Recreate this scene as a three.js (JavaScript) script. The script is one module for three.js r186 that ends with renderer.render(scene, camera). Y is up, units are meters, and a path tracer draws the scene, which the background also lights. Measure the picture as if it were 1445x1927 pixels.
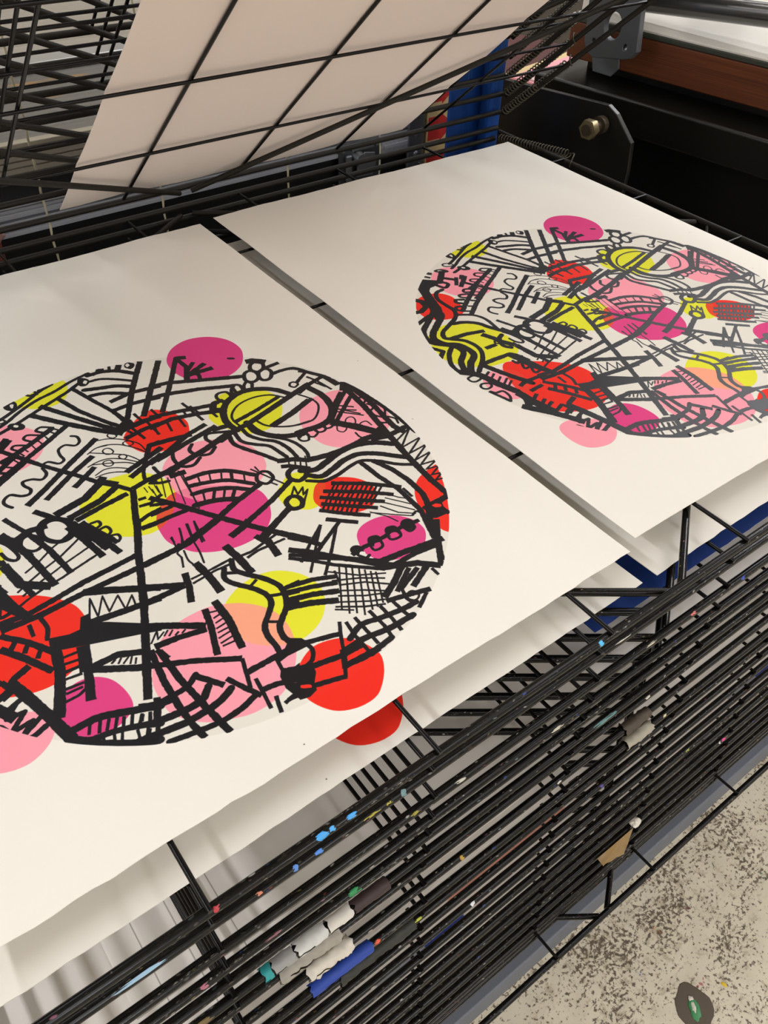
import * as THREE from 'three';
import { RectAreaLightUniformsLib } from 'three/addons/lights/RectAreaLightUniformsLib.js';
import { RoundedBoxGeometry } from 'three/addons/geometries/RoundedBoxGeometry.js';
import { mergeGeometries } from 'three/addons/utils/BufferGeometryUtils.js';
import { ImprovedNoise } from 'three/addons/math/ImprovedNoise.js';

// ---------------------------------------------------------------- camera, light, exposure
const scene = new THREE.Scene();
const camera = new THREE.PerspectiveCamera(63.41, 1445 / 1927, 0.02, 40);
camera.position.set(-0.4822, 1.528, 0.2543);
camera.quaternion.setFromRotationMatrix(new THREE.Matrix4().makeBasis(
  new THREE.Vector3(0.7976, 0.0316, 0.6024), new THREE.Vector3(0.3949, 0.7276, -0.561), new THREE.Vector3(-0.456, 0.6853, 0.5679)));
scene.add(camera);
scene.background = new THREE.Color(0x000000);
const renderer = new THREE.WebGLRenderer({ antialias: true });
renderer.toneMapping = THREE.LinearToneMapping;
renderer.toneMappingExposure = 1.08;
renderer.shadowMap.enabled = true;
RectAreaLightUniformsLib.init();
const LAMP = { colour: new THREE.Color(0.99, 0.995, 1.06), nits: 12.8, height: 3.2 };
const LAMP_SPOTS = [[1.15, -0.1, 0.2], [1.15, -2.4, 0.4], [-0.75, -2.5, 0.4], [3.1, -0.6, 3.9], [3.1, -2.6, 0.8], [0.9, 2.2, 0.35], [-0.75, 2.2, 0.3], [2.8, 2.2, 0.8], [0.9, 4.6, 1.8], [-0.75, 4.6, 1.7], [2.8, 4.6, 1.8], [-2.6, 2, 0.8], [-2.6, -0.8, 3.3], [0.9, 6.7, 2.4], [-0.75, 6.7, 2.4]];

// ---------------------------------------------------------------- helpers
let seedState = 7;
const rnd = () => { seedState = (seedState * 1664525 + 1013904223) >>> 0; return seedState / 4294967296; };
const rr = (a, b) => a + (b - a) * rnd();
const noise = new ImprovedNoise();
const used = new Map();
function numbered(n) { const k = used.get(n) || 0; used.set(n, k + 1); return k ? n + '_' + String(k).padStart(3, '0') : n; }
function tag(o, label, category, group, kind) {
  if (label) o.userData.label = label;
  if (category) o.userData.category = category;
  if (group) o.userData.group = group;
  if (kind) o.userData.kind = kind;
  return o;
}
function thing(name, label, category, pos = [0, 0, 0], group) {
  const g = new THREE.Group(); g.name = numbered(name); g.position.set(...pos); scene.add(g);
  return tag(g, label, category, group);
}
function part(name, geo, mat, parent, pos) {
  const m = new THREE.Mesh(geo, mat); m.castShadow = m.receiveShadow = true;
  const n = parent.children.filter((c) => c.name === name || c.name.startsWith(name + '_')).length;
  m.name = n ? name + '_' + String(n).padStart(3, '0') : name;
  if (pos) m.position.set(...pos);
  parent.add(m); return m;
}
function solo(name, geo, mat, label, category, group, kind) {
  const m = new THREE.Mesh(geo, mat); m.castShadow = m.receiveShadow = true; m.name = numbered(name); scene.add(m);
  return tag(m, label, category, group, kind);
}
const V = (x, y, z) => new THREE.Vector3(x, y, z);
function bar(a, b, r, seg = 10) {                       // a round rod between two points, uv: u round, v along
  const d = new THREE.Vector3().subVectors(b, a), L = d.length();
  const g = new THREE.CylinderGeometry(r, r, L, seg, 1);
  g.applyQuaternion(new THREE.Quaternion().setFromUnitVectors(V(0, 1, 0), d.normalize()));
  g.translate((a.x + b.x) / 2, (a.y + b.y) / 2, (a.z + b.z) / 2);
  return g;
}
function box(x0, x1, y0, y1, z0, z1, rad = 0) {
  const g = rad ? new RoundedBoxGeometry(x1 - x0, y1 - y0, z1 - z0, 2, rad) : new THREE.BoxGeometry(x1 - x0, y1 - y0, z1 - z0);
  g.translate((x0 + x1) / 2, (y0 + y1) / 2, (z0 + z1) / 2); return g;
}
const merge = (list) => mergeGeometries(list.map((g) => g.index ? g.toNonIndexed() : g));
const col = (h) => new THREE.Color(h);
const std = (h, rough, metal = 0, extra = {}) => new THREE.MeshStandardMaterial({ color: col(h), roughness: rough, metalness: metal, ...extra });
function canvasTex(w, h, draw, srgb = true, wrap = true) {
  const c = document.createElement('canvas'); c.width = w; c.height = h; draw(c.getContext('2d'), w, h);
  const t = new THREE.CanvasTexture(c);
  if (srgb) t.colorSpace = THREE.SRGBColorSpace;
  if (wrap) t.wrapS = t.wrapT = THREE.RepeatWrapping;
  t.anisotropy = 8; return t;
}
function dataTex(w, h, fn, srgb = true) {
  const d = new Uint8Array(w * h * 4);
  for (let y = 0; y < h; y++) for (let x = 0; x < w; x++) { const c = fn(x, y), i = (y * w + x) * 4; d[i] = c[0]; d[i + 1] = c[1]; d[i + 2] = c[2]; d[i + 3] = 255; }
  const t = new THREE.DataTexture(d, w, h); t.magFilter = THREE.LinearFilter; t.minFilter = THREE.LinearMipmapLinearFilter; t.generateMipmaps = true;
  t.wrapS = t.wrapT = THREE.RepeatWrapping; if (srgb) t.colorSpace = THREE.SRGBColorSpace; t.needsUpdate = true; return t;
}

// ---------------------------------------------------------------- the printed artwork (millimetres from the centre of the disc)
const INK = { yellow: '#e3e22c', pink: '#fb9fac', red: '#ee2a17', magenta: '#dd3f80', black: '#131216' };
const PAPER = '#f0ebe0', DISC = '#e6e1d4';
const SHEET_W = 0.555, SHEET_D = 0.762;
const blobs = [], strokes = [];
const pts = (s) => s.split(' ').map((p) => p.split(',').map(Number));
function B(colour, clip, s) { blobs.push([colour, clip, pts(s)]); }
function K(kind, w, s) { strokes.push([kind, w, pts(s)]); }
B('yellow',1,'-71,-227 -66,-232 -42,-234 -28,-241 -19,-240 -11,-237 -11,-225 -19,-207 -32,-200 -52,-205 -60,-213 -69,-219');
B('pink',1,'-126,-192 -112,-201 -97,-202 -81,-193 -65,-175 -61,-161 -67,-141 -77,-130 -90,-123 -109,-123 -127,-135 -135,-149 -136,-164 -133,-180');
B('red',1,'-188,-147 -176,-156 -160,-159 -145,-154 -137,-142 -138,-125 -145,-108 -151,-101 -162,-98 -174,-99 -187,-105 -195,-117 -194,-133');
B('yellow',1,'-221,-81 -202,-90 -185,-91 -169,-85 -152,-69 -145,-50 -142,-30 -147,-12 -154,-3 -170,5 -189,5 -205,1 -212,-4 -225,-17 -233,-36 -232,-59 -228,-73');
B('magenta',0,'94,-213 108,-229 129,-236 151,-229 166,-212 170,-190 165,-174 154,-159 140,-151 124,-149 104,-159 95,-169 90,-185 90,-200');
B('red',1,'0,-113 8,-122 24,-134 39,-139 51,-131 58,-118 61,-103 58,-92 53,-83 42,-76 30,-73 15,-75 6,-82 0,-97 -1,-108');
B('yellow',1,'82,-97 86,-103 98,-117 111,-124 124,-122 139,-116 153,-100 155,-83 147,-65 134,-52 117,-47 105,-49 98,-53 90,-66 84,-76 81,-89');
B('yellow',1,'-70,-47 -61,-57 -44,-65 -25,-64 -10,-58 1,-46 6,-31 5,-16 -5,2 -19,15 -33,19 -48,14 -63,2 -70,-12 -73,-32');
B('magenta',1,'-22,3 -17,-4 -8,-11 1,-15 15,-14 30,-7 51,7 66,23 67,38 62,52 56,62 46,71 36,75 21,76 7,73 -6,67 -16,59 -23,48 -28,36 -28,22 -26,11');
B('pink',1,'10,-51 20,-61 35,-69 53,-68 67,-63 82,-52 92,-35 94,-20 92,-6 86,4 74,14 59,20 43,21 25,14 14,3 6,-12 5,-25 7,-42');
B('pink',1,'156,-48 165,-57 181,-65 200,-65 215,-61 227,-44 233,-24 232,-4 226,10 211,21 190,23 171,20 160,15 151,3 148,-13 148,-29');
B('yellow',1,'79,36 88,28 99,22 108,23 117,30 123,41 121,50 111,62 101,71 92,72 86,69 76,59 75,47');
B('red',1,'104,56 113,47 124,45 137,51 148,61 153,72 153,83 146,93 137,99 125,99 110,93 101,84 99,73 99,65');
B('red',1,'179,107 192,95 206,90 223,88 236,97 215,134 179,167 170,161 168,141 171,123');
B('magenta',1,'105,121 113,115 124,113 137,115 148,122 156,134 157,147 153,155 145,162 134,165 118,164 107,158 101,151 98,140 101,129');
B('yellow',1,'-24,125 -14,118 1,113 16,113 29,118 42,132 47,149 44,162 35,175 24,183 9,187 -4,185 -17,177 -27,166 -31,151 -29,136');
B('pink',1,'-60,119 -49,118 -34,119 -22,124 -10,132 0,144 5,156 5,174 -2,193 -11,205 -26,217 -39,221 -55,221 -68,217 -83,210 -92,202 -101,189 -102,175 -101,161 -95,147 -81,129 -70,122');
B('pink',1,'-224,17 -213,11 -199,12 -188,18 -182,27 -184,42 -198,60 -210,64 -221,61 -229,43 -228,27');
B('red',1,'-191,12 -182,6 -168,11 -151,22 -138,31 -126,43 -117,58 -115,73 -117,88 -126,105 -136,113 -151,119 -165,119 -178,115 -190,109 -201,98 -207,77 -205,48 -198,26');
B('magenta',1,'-166,142 -159,135 -151,129 -141,127 -131,130 -123,138 -119,149 -118,162 -120,169 -128,175 -140,178 -151,176 -159,170 -164,160 -167,149');
B('pink',0,'-214,121 -204,119 -192,122 -180,130 -169,138 -167,147 -171,157 -180,165 -192,169 -205,167 -215,161 -220,151 -221,136 -219,127');
B('red',0,'-17,215 -8,206 5,199 14,198 30,203 38,210 44,222 46,233 41,244 32,254 23,260 11,261 0,258 -8,253 -14,245 -18,235 -19,225');
K('p',5.9,'69,-225 40,-181 10,-129');
K('p',6.3,'86,-216 55,-170 30,-133');
K('s',4.1,'15,-234 -4,-230 -26,-222 -44,-218 -63,-210 -81,-199 -90,-195');
K('s',4.3,'2,-223 -16,-214 -37,-206 -58,-198 -78,-190 -94,-185');
K('s',4.3,'-23,-236 -37,-231 -51,-223 -68,-214 -85,-206');
K('k',0,'-64,-219 -66,-215 -70,-214 -74,-217 -76,-222 -75,-227 -73,-231 -69,-232 -65,-230 -63,-225');
K('w',0,'-67,-221 -68,-219 -69,-218 -70,-219 -70,-221 -70,-223 -69,-225 -68,-225 -67,-225 -66,-223');
K('s',3.3,'-51,-234 -48,-229 -44,-229 -38,-231 -37,-235');
K('s',2.6,'-47,-235 -42,-234 -41,-227');
K('s',6.1,'13,-230 26,-229 41,-222 48,-215 54,-208');
K('p',2.2,'31,-234 29,-226');
K('p',3.1,'38,-234 35,-225');
K('p',6.4,'48,-231 42,-222');
K('p',5.3,'24,-235 30,-231');
K('k',0,'61,-221 58,-218 55,-217 53,-219 51,-223 52,-227 55,-230 58,-230 60,-228 62,-225');
K('w',0,'57,-224 55,-223 54,-222 53,-223 53,-225 53,-227 55,-228 56,-229 57,-228 57,-227');
K('s',3.9,'10,-219 21,-217 35,-207 47,-196');
K('k',0,'10,-218 7,-215 4,-214 0,-216 -1,-220 0,-225 2,-229 6,-230 9,-227 11,-223');
K('w',0,'8,-219 7,-218 6,-217 5,-218 4,-220 5,-222 6,-223 7,-224 8,-223 9,-221');
K('p',5.3,'11,-234 20,-228');
K('s',5.9,'0,-208 15,-202 30,-196 42,-187');
K('s',5.4,'1,-195 13,-192 24,-185 34,-177');
K('p',6.1,'13,-174 38,-177 67,-172');
K('p',6.0,'9,-159 31,-159 58,-154');
K('p',4.9,'-9,-218 1,-184 9,-159 13,-137');
K('p',5.1,'-27,-210 -18,-179 -3,-146 6,-130');
K('p',6.1,'-46,-207 -29,-178 -10,-145 2,-126');
K('p',6.6,'-59,-198 -38,-169 -13,-137 0,-122');
K('p',4.0,'-9,-218 4,-224');
K('p',2.9,'9,-159 10,-148 11,-137');
K('f',0,'0,-132 10,-138 18,-136 18,-129 5,-122 0,-117 -4,-124');
K('p',5.6,'-36,-163 -60,-149 -89,-133 -115,-119');
K('p',6.0,'-48,-167 -73,-155 -94,-146 -107,-142');
K('s',2.9,'-48,-167 -58,-174 -63,-171 -58,-164');
K('s',2.8,'-63,-163 -73,-169 -77,-165 -72,-157');
K('s',2.7,'-77,-154 -88,-160 -91,-157 -86,-149');
K('p',2.1,'-49,-166 -44,-159');
K('p',2.0,'-53,-163 -49,-155');
K('p',1.6,'-59,-158 -58,-150');
K('p',1.6,'-67,-157 -65,-147');
K('p',1.5,'-74,-152 -73,-144');
K('p',1.6,'-82,-151 -80,-144');
K('p',1.7,'-88,-149 -85,-140');
K('p',1.7,'-95,-140 -93,-134');
K('p',2.3,'-108,-137 -100,-130');
K('p',1.5,'-111,-128 -107,-122');
K('p',5.1,'-102,-161 -91,-143 -77,-118 -56,-86 -44,-65 -33,-52 -25,-40');
K('p',5.6,'-98,-167 -90,-175');
K('k',0,'-69,-183 -72,-180 -76,-181 -80,-183 -82,-188 -83,-192 -80,-195 -76,-194 -72,-192 -69,-187');
K('w',0,'-74,-187 -75,-186 -76,-186 -77,-187 -78,-188 -78,-190 -77,-191 -76,-191 -75,-190 -74,-189');
K('s',2.8,'-39,-145 -35,-141 -36,-132 -41,-129 -49,-135 -56,-132 -58,-124 -58,-114 -63,-112 -71,-120 -78,-118');
K('s',3.1,'-78,-114 -78,-104 -84,-99 -91,-104 -99,-105 -100,-100 -97,-91 -100,-86 -106,-87 -114,-94 -119,-92 -122,-87 -121,-82 -118,-77');
K('p',6.0,'-21,-128 -53,-108 -86,-85 -107,-72');
K('p',5.9,'-34,-105 -60,-91 -91,-70');
K('p',5.7,'-39,-89 -55,-78 -65,-72');
K('s',1.4,'-22,-124 -13,-121 -2,-112 8,-97 9,-85');
K('s',1.4,'-27,-114 -18,-113 -7,-106 3,-92 8,-82');
K('s',1.4,'-37,-110 -27,-114 -17,-112');
K('s',1.3,'-35,-111 -23,-101 -8,-87 0,-69');
K('s',1.4,'-44,-92 -35,-94 -25,-93 -14,-85 -3,-71');
K('s',1.4,'-40,-93 -24,-85 -12,-77 -6,-69');
K('s',1.4,'-43,-77 -34,-80 -26,-78 -12,-66');
K('s',1.4,'-44,-74 -35,-74 -25,-70 -16,-63');
K('c',1.3,'-4,-120 -5,-119 -8,-119 -10,-121 -11,-123 -11,-125 -10,-127 -7,-127 -5,-125 -4,-122');
K('c',1.3,'-16,-100 -18,-98 -20,-98 -23,-100 -24,-103 -24,-106 -22,-108 -19,-108 -17,-106 -16,-103');
K('c',1.3,'-23,-84 -25,-82 -28,-82 -30,-84 -31,-86 -31,-89 -29,-91 -27,-91 -24,-90 -23,-87');
K('c',1.3,'4,-100 2,-99 0,-99 -3,-101 -4,-104 -4,-106 -3,-107 0,-107 3,-105 4,-103');
K('c',1.3,'-9,-86 -11,-84 -13,-84 -14,-85 -15,-87 -15,-90 -14,-91 -12,-91 -10,-90 -9,-88');
K('p',5.7,'1,-111 19,-114 38,-114');
K('p',6.9,'3,-124 25,-126 44,-125');
K('p',3.0,'24,-143 26,-125');
K('p',2.9,'13,-123 16,-100');
K('p',2.9,'8,-121 11,-112');
K('p',2.8,'29,-123 30,-98');
K('p',2.9,'41,-140 42,-124');
K('p',4.9,'26,-88 15,-89 5,-74 -6,-58');
K('p',6.5,'-19,-65 2,-72 23,-79');
K('p',6.3,'-19,-56 0,-64 19,-70');
K('s',3.6,'-6,-57 -9,-46 -3,-38');
K('p',5.7,'-24,-40 -37,-7 -48,24');
K('p',5.7,'-24,-41 -9,-44 6,-45');
K('p',3.8,'-26,-25 -19,-24');
K('p',3.8,'-29,-17 -19,-15 -6,-20');
K('p',4.2,'-36,0 -26,-3 -14,-4');
K('p',5.7,'-39,9 -29,10 -20,10');
K('p',1.0,'-15,-37 -15,-29');
K('p',1.0,'-11,-36 -11,-25');
K('p',1.0,'-6,-35 -7,-23');
K('p',8.0,'-44,-65 -63,-53 -92,-47');
K('p',6.7,'-34,-52 -53,-43 -84,-37');
K('p',5.8,'-30,-38 -57,-35 -80,-31');
K('p',7.7,'-38,-71 -46,-64');
K('p',7.0,'-42,-65 -32,-54');
K('p',5.6,'-105,-62 -93,-43 -82,-32');
K('k',0,'-84,-20 -90,-13 -99,-12 -108,-18 -112,-28 -112,-39 -105,-47 -96,-48 -88,-42 -83,-31');
K('w',0,'-90,-23 -94,-18 -99,-17 -104,-21 -107,-27 -106,-35 -102,-40 -97,-41 -92,-38 -89,-31');
K('p',6.6,'-84,-31 -78,-12 -71,15');
K('p',4.5,'-129,-67 -118,-37 -114,-21');
K('p',4.9,'-77,-27 -64,6 -62,13');
K('s',2.7,'-71,-21 -65,-20 -65,-15 -69,-13');
K('s',2.6,'-69,-10 -62,-10 -61,-3 -66,1');
K('s',2.5,'-63,2 -58,4 -58,9 -61,12');
K('p',5.7,'-77,-27 -71,-1 -65,25');
K('p',6.1,'-89,-28 -83,-6 -78,21');
K('p',5.3,'-119,-40 -111,-12 -106,24');
K('p',5.9,'-137,-50 -130,-31 -125,-1 -121,30');
K('p',4.9,'-147,-20 -144,4 -139,30');
K('p',4.1,'-158,12 -154,32 -149,47');
K('p',1.9,'-90,-20 -109,-11 -123,-2 -136,4');
K('p',1.9,'-86,-10 -107,2 -120,7 -137,15 -148,21');
K('p',1.9,'-83,4 -106,11 -116,15 -133,21 -146,27');
K('p',2.3,'-81,16 -104,22 -114,25 -126,27 -140,31 -153,36');
K('p',1.7,'-76,-13 -82,-9');
K('p',1.6,'-72,-6 -80,-1');
K('p',2.0,'-72,12 -76,11');
K('c',3.2,'-113,-21 -116,-17 -121,-16 -125,-19 -128,-25 -127,-31 -124,-35 -119,-36 -115,-33 -112,-27');
K('s',3.2,'-141,-43 -136,-32 -134,-16 -137,-14 -142,-19 -144,-28');
K('p',6.9,'-139,-44 -129,-36 -117,-41 -102,-39');
K('p',5.6,'-169,44 -149,47 -124,43 -102,39 -56,35');
K('p',5.9,'-171,51 -140,53 -106,50 -62,49 -40,48');
K('p',7.3,'-107,49 -88,59 -55,79');
K('p',1.5,'-113,77 -105,58 -107,79 -96,61 -98,79 -86,67 -87,84 -77,73 -79,85');
K('p',6.5,'-115,81 -95,84 -60,89');
K('f',0,'-118,72 -111,72 -113,81 -103,88 -84,103 -71,113 -74,119 -89,113 -124,100 -140,94 -148,90 -145,78 -131,83 -123,83');
K('p',6.4,'-37,-4 -53,33 -73,86 -94,135 -109,169');
K('p',9.5,'-127,99 -134,122');
K('p',6.7,'-132,120 -141,147');
K('p',5.8,'-132,122 -119,130 -100,142');
K('p',5.9,'-129,121 -110,121 -94,129');
K('p',1.7,'-117,126 -113,124');
K('p',1.5,'-113,129 -109,125');
K('p',1.5,'-110,131 -104,127');
K('p',1.4,'-106,134 -102,128');
K('p',1.4,'-103,136 -100,131');
K('p',8.0,'-144,89 -149,111 -157,131 -164,148');
K('p',2.4,'-143,101 -132,102');
K('p',2.3,'-145,107 -134,109');
K('p',2.8,'-147,114 -135,115');
K('p',2.3,'-149,120 -137,122');
K('p',2.5,'-152,128 -139,130');
K('p',2.2,'-153,132 -141,133');
K('s',2.4,'-156,138 -146,138 -141,136');
K('p',5.7,'-177,67 -165,86 -153,108');
K('p',5.2,'-173,55 -158,73 -146,93');
K('s',3.5,'-143,53 -142,68 -146,78');
K('p',3.2,'-152,57 -153,70');
K('p',4.2,'-166,67 -172,73');
K('p',3.8,'-159,74 -164,81');
K('p',3.8,'-152,83 -158,91');
K('p',5.6,'-165,94 -177,98 -182,102');
K('p',4.6,'-186,96 -182,108');
K('p',8.5,'-181,100 -175,120 -169,142 -163,169');
K('s',6.3,'-167,158 -161,173 -144,187 -129,197 -116,203');
K('s',6.0,'-161,162 -143,163 -122,171 -104,179');
K('s',5.0,'-162,169 -154,176 -140,179 -123,185 -110,192');
K('p',2.3,'-149,164 -153,172');
K('p',2.4,'-142,165 -147,175');
K('p',2.4,'-137,168 -142,176');
K('p',2.4,'-132,170 -137,178');
K('p',2.4,'-128,172 -132,180');
K('p',2.4,'-122,173 -127,182');
K('p',2.4,'-117,177 -122,184');
K('p',2.4,'-112,179 -116,187');
K('p',2.4,'-107,182 -111,190');
K('p',2.1,'-146,179 -147,184');
K('p',2.1,'-139,181 -141,187');
K('p',2.2,'-134,183 -137,189');
K('p',2.1,'-125,187 -127,196');
K('p',2.2,'-118,189 -123,197');
K('p',2.2,'-112,192 -116,200');
K('s',4.3,'-199,131 -193,143 -185,151 -173,148');
K('p',3.9,'-193,122 -183,119 -193,128 -181,129 -194,140 -179,139 -189,147 -173,139');
K('p',7.5,'-191,110 -181,106');
K('p',6.6,'20,37 -14,47 -26,48 -56,49');
K('p',11.0,'-26,46 -23,49');
K('p',1.8,'-28,52 -27,59 -31,70');
K('p',6.4,'40,53 31,58 17,62');
K('p',6.0,'24,41 37,60 63,96');
K('s',1.6,'-23,33 -24,38 -25,44');
K('s',1.6,'-13,27 -16,37 -20,46');
K('s',1.6,'-6,26 -10,45 -12,61 -15,75');
K('s',1.7,'1,27 -1,40 -3,53');
K('s',1.6,'-22,53 -24,65 -23,71');
K('p',6.0,'62,66 47,75 35,82');
K('p',5.2,'34,73 39,87');
K('p',6.7,'40,82 38,104');
K('w',0,'35,87 34,87 33,87 32,87 31,85 32,84 33,83 34,83 35,84 35,85');
K('p',2.7,'51,81 22,87 4,85');
K('p',2.7,'53,90 27,89 16,91');
K('p',2.4,'5,84 -13,85');
K('p',2.4,'2,89 -12,88 -33,90');
K('p',2.1,'-12,85 -32,85');
K('p',6.8,'8,68 10,86 11,108');
K('p',6.9,'-21,71 -19,90 -19,111');
K('p',5.7,'-33,76 -37,92 -43,107');
K('p',6.9,'-65,72 -39,88');
K('p',5.9,'-71,87 -52,88 -39,88');
K('s',4.8,'-5,90 -10,100 -7,109 2,121 8,134 7,143 -1,152 -9,160 -12,169 -12,181 -13,188');
K('s',5.0,'4,86 1,96 6,106 15,118 21,132 20,142 14,154 6,161 0,167 -3,176 -2,183');
K('p',3.3,'-6,96 4,102');
K('p',2.8,'3,119 10,116');
K('p',3.1,'10,137 21,142');
K('p',2.7,'-5,158 2,163');
K('p',4.3,'21,137 37,138');
K('p',4.4,'19,142 31,146');
K('p',6.0,'15,151 24,157');
K('p',6.2,'-28,116 -28,138 -33,168');
K('p',5.3,'-38,119 -42,136 -51,163');
K('p',1.6,'-37,124 -31,126');
K('p',1.6,'-37,131 -30,130');
K('p',1.5,'-38,136 -31,135');
K('p',1.5,'-40,141 -31,140');
K('p',1.5,'-41,145 -32,145');
K('p',1.5,'-43,150 -32,149');
K('p',1.5,'-44,155 -33,154');
K('p',1.6,'-44,158 -34,159');
K('p',6.5,'-81,109 -63,121 -45,134');
K('p',5.5,'-46,137 -68,132 -85,130');
K('p',1.4,'-86,126 -77,117 -80,125 -73,121');
K('p',1.4,'-75,125 -70,121');
K('p',1.4,'-72,127 -67,123');
K('p',1.5,'-68,129 -64,127');
K('p',1.5,'-63,130 -59,128');
K('p',5.1,'-95,144 -67,158 -38,176');
K('p',3.3,'-38,176 -42,189 -46,202');
K('p',5.8,'-103,140 -94,144');
K('p',5.2,'-89,131 -93,162 -94,187 -93,206 -91,219');
K('p',5.4,'-84,135 -83,167 -79,199 -75,225');
K('p',4.0,'-85,133 -81,145');
K('s',4.7,'-72,169 -82,175 -100,176 -106,177');
K('p',5.0,'-74,169 -68,177 -60,189');
K('s',5.6,'-69,183 -79,191 -98,191 -110,189');
K('s',5.6,'-57,194 -69,199 -94,201 -115,198 -129,196');
K('s',4.6,'-46,209 -60,213 -77,214 -97,211 -112,208');
K('p',4.4,'-56,185 -49,200 -43,212');
K('p',5.3,'3,190 -17,189 -41,189');
K('p',4.5,'-14,216 -29,210 -41,208');
K('p',3.0,'-39,197 -41,212 -43,225');
K('p',3.1,'-35,218 -39,232');
K('p',3.0,'-33,227 -24,225');
K('p',5.2,'-103,171 -112,190');
K('p',5.4,'-117,171 -104,177 -93,179');
K('p',2.5,'-112,179 -115,186');
K('p',2.5,'-117,178 -120,183');
K('p',2.8,'-118,191 -122,197');
K('p',3.0,'-113,193 -116,200');
K('s',4.7,'-124,185 -115,188 -103,191 -94,191');
K('s',4.9,'-129,196 -124,198 -115,198');
K('f',0,'-19,188 -11,189 -3,183 5,186 2,192 -17,195 -18,201 -13,205 -6,204 -13,214 -22,213 -22,218 -17,221 -23,230 -26,217 -24,206 -21,202');
K('p',5.3,'56,90 69,106 74,114');
K('p',3.9,'43,111 57,124 70,139 101,166');
K('p',6.1,'48,103 59,113 72,128 82,139 104,158');
K('p',4.0,'45,108 54,115');
K('f',0,'54,111 72,128 103,159 110,167 102,166 81,141 52,119');
K('p',2.9,'87,93 67,107 49,121');
K('p',2.4,'85,95 66,116 49,135');
K('p',3.2,'66,103 74,114');
K('f',0,'86,92 86,96 70,112 68,109');
K('p',3.7,'102,99 76,113 62,121');
K('p',2.8,'97,102 77,124 57,144');
K('p',4.4,'94,90 115,109');
K('p',4.3,'88,138 101,136 121,136 142,135 160,137');
K('k',0,'99,139 96,141 92,141 90,139 89,136 90,132 93,130 96,130 99,132 100,135');
K('w',0,'98,143 97,144 95,144 94,143 93,141 94,140 95,139 97,139 98,140 99,141');
K('k',0,'118,139 115,142 111,142 108,139 107,136 108,132 111,129 115,129 119,131 120,135');
K('m',0,'116,143 114,144 112,144 110,143 109,141 110,139 111,138 114,138 116,139 116,141');
K('k',0,'137,138 134,141 130,141 127,138 126,135 127,131 130,128 134,128 138,130 139,134');
K('m',0,'134,141 132,142 130,142 128,141 128,139 128,137 130,136 132,136 134,137 135,139');
K('k',0,'153,139 150,141 146,142 143,139 142,136 143,132 147,129 151,129 154,131 155,135');
K('s',2.5,'107,136 107,144 115,144 118,137');
K('s',2.6,'126,135 126,142 135,143 138,136');
K('s',2.6,'143,136 145,143 151,142 153,136');
K('s',2.7,'92,141 96,147 100,146');
K('p',6.3,'101,157 128,160 163,166');
K('p',5.1,'106,167 132,166 153,169');
K('p',4.8,'170,148 156,167 141,190');
K('p',5.0,'165,144 159,163');
K('f',0,'94,149 119,171 142,189 139,190 127,176 104,169 98,166');
K('p',6.5,'102,164 127,176 141,189');
K('p',6.1,'114,171 98,182 82,190');
K('p',4.3,'118,176 94,191');
K('p',4.5,'124,180 99,190');
K('p',5.7,'131,183 108,194');
K('p',3.1,'133,187 133,196');
K('p',1.5,'72,142 47,182');
K('p',1.5,'76,146 50,188');
K('p',1.5,'80,149 55,191');
K('p',1.5,'84,153 59,196');
K('p',1.5,'87,157 67,195');
K('p',1.5,'90,161 72,195');
K('p',1.5,'93,164 78,194');
K('p',1.7,'61,142 79,159 99,170');
K('p',1.8,'58,152 78,162 95,174');
K('p',1.8,'60,159 79,168 94,181');
K('p',1.7,'57,164 74,175 87,185');
K('p',1.7,'53,168 71,180 86,187');
K('p',1.7,'49,173 71,187 88,195');
K('p',1.9,'45,176 64,189 79,196');
K('p',1.6,'43,178 55,187');
K('p',1.9,'66,144 61,160');
K('p',4.7,'25,137 46,142 64,150');
K('p',4.7,'22,142 41,148 61,156');
K('p',5.6,'18,149 37,155 57,164');
K('p',6.2,'14,155 32,162 51,172');
K('s',5.1,'36,208 51,202 67,205 90,208 100,208');
K('s',5.4,'26,215 45,214 66,217 90,217');
K('s',4.8,'19,226 36,227 48,227 63,225');
K('p',3.1,'43,193 41,206 41,218 41,231');
K('p',3.1,'51,193 51,211 51,224');
K('p',3.2,'64,194 65,213 63,226');
K('p',3.3,'74,195 74,212 73,224');
K('p',3.4,'85,197 86,213 88,220');
K('p',4.9,'81,194 97,198 107,201 118,204');
K('p',3.4,'98,214 113,205');
K('p',3.2,'99,190 96,201 98,209');
K('c',1.7,'106,204 103,206 100,206 98,204 97,202 98,199 101,197 104,197 106,199 107,201');
K('p',4.4,'6,191 33,200');
K('p',3.0,'39,190 32,202 24,218 14,234');
K('p',4.8,'26,213 18,228');
K('p',5.0,'19,226 34,228 49,228');
K('p',5.0,'-1,212 22,217 41,218');
K('p',4.2,'-8,227 15,234');
K('s',3.5,'6,190 8,199 3,207 -4,209 -16,204');
K('f',0,'-10,205 1,210 -1,218 -7,225 -9,231 -16,233 -23,231 -23,225 -18,219 -15,213');
K('r',0,'-10,226 -11,227 -13,226 -15,225 -17,223 -17,222 -16,221 -14,222 -12,223 -10,225');
K('f',0,'-1,180 7,186 10,194 7,195 -9,194');
K('p',5.1,'-18,207 -8,209');
K('p',4.6,'-23,216 -18,220');
K('p',3.5,'-30,226 -21,227');
K('p',5.2,'198,-115 204,-108 215,-91 220,-70');
K('p',5.3,'176,-81 194,-88 213,-92');
K('p',2.7,'199,-101 204,-88 208,-67');
K('p',2.8,'200,-88 206,-74');
K('p',2.9,'213,-89 216,-70');
K('p',15.9,'218,-67 226,-61');
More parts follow.
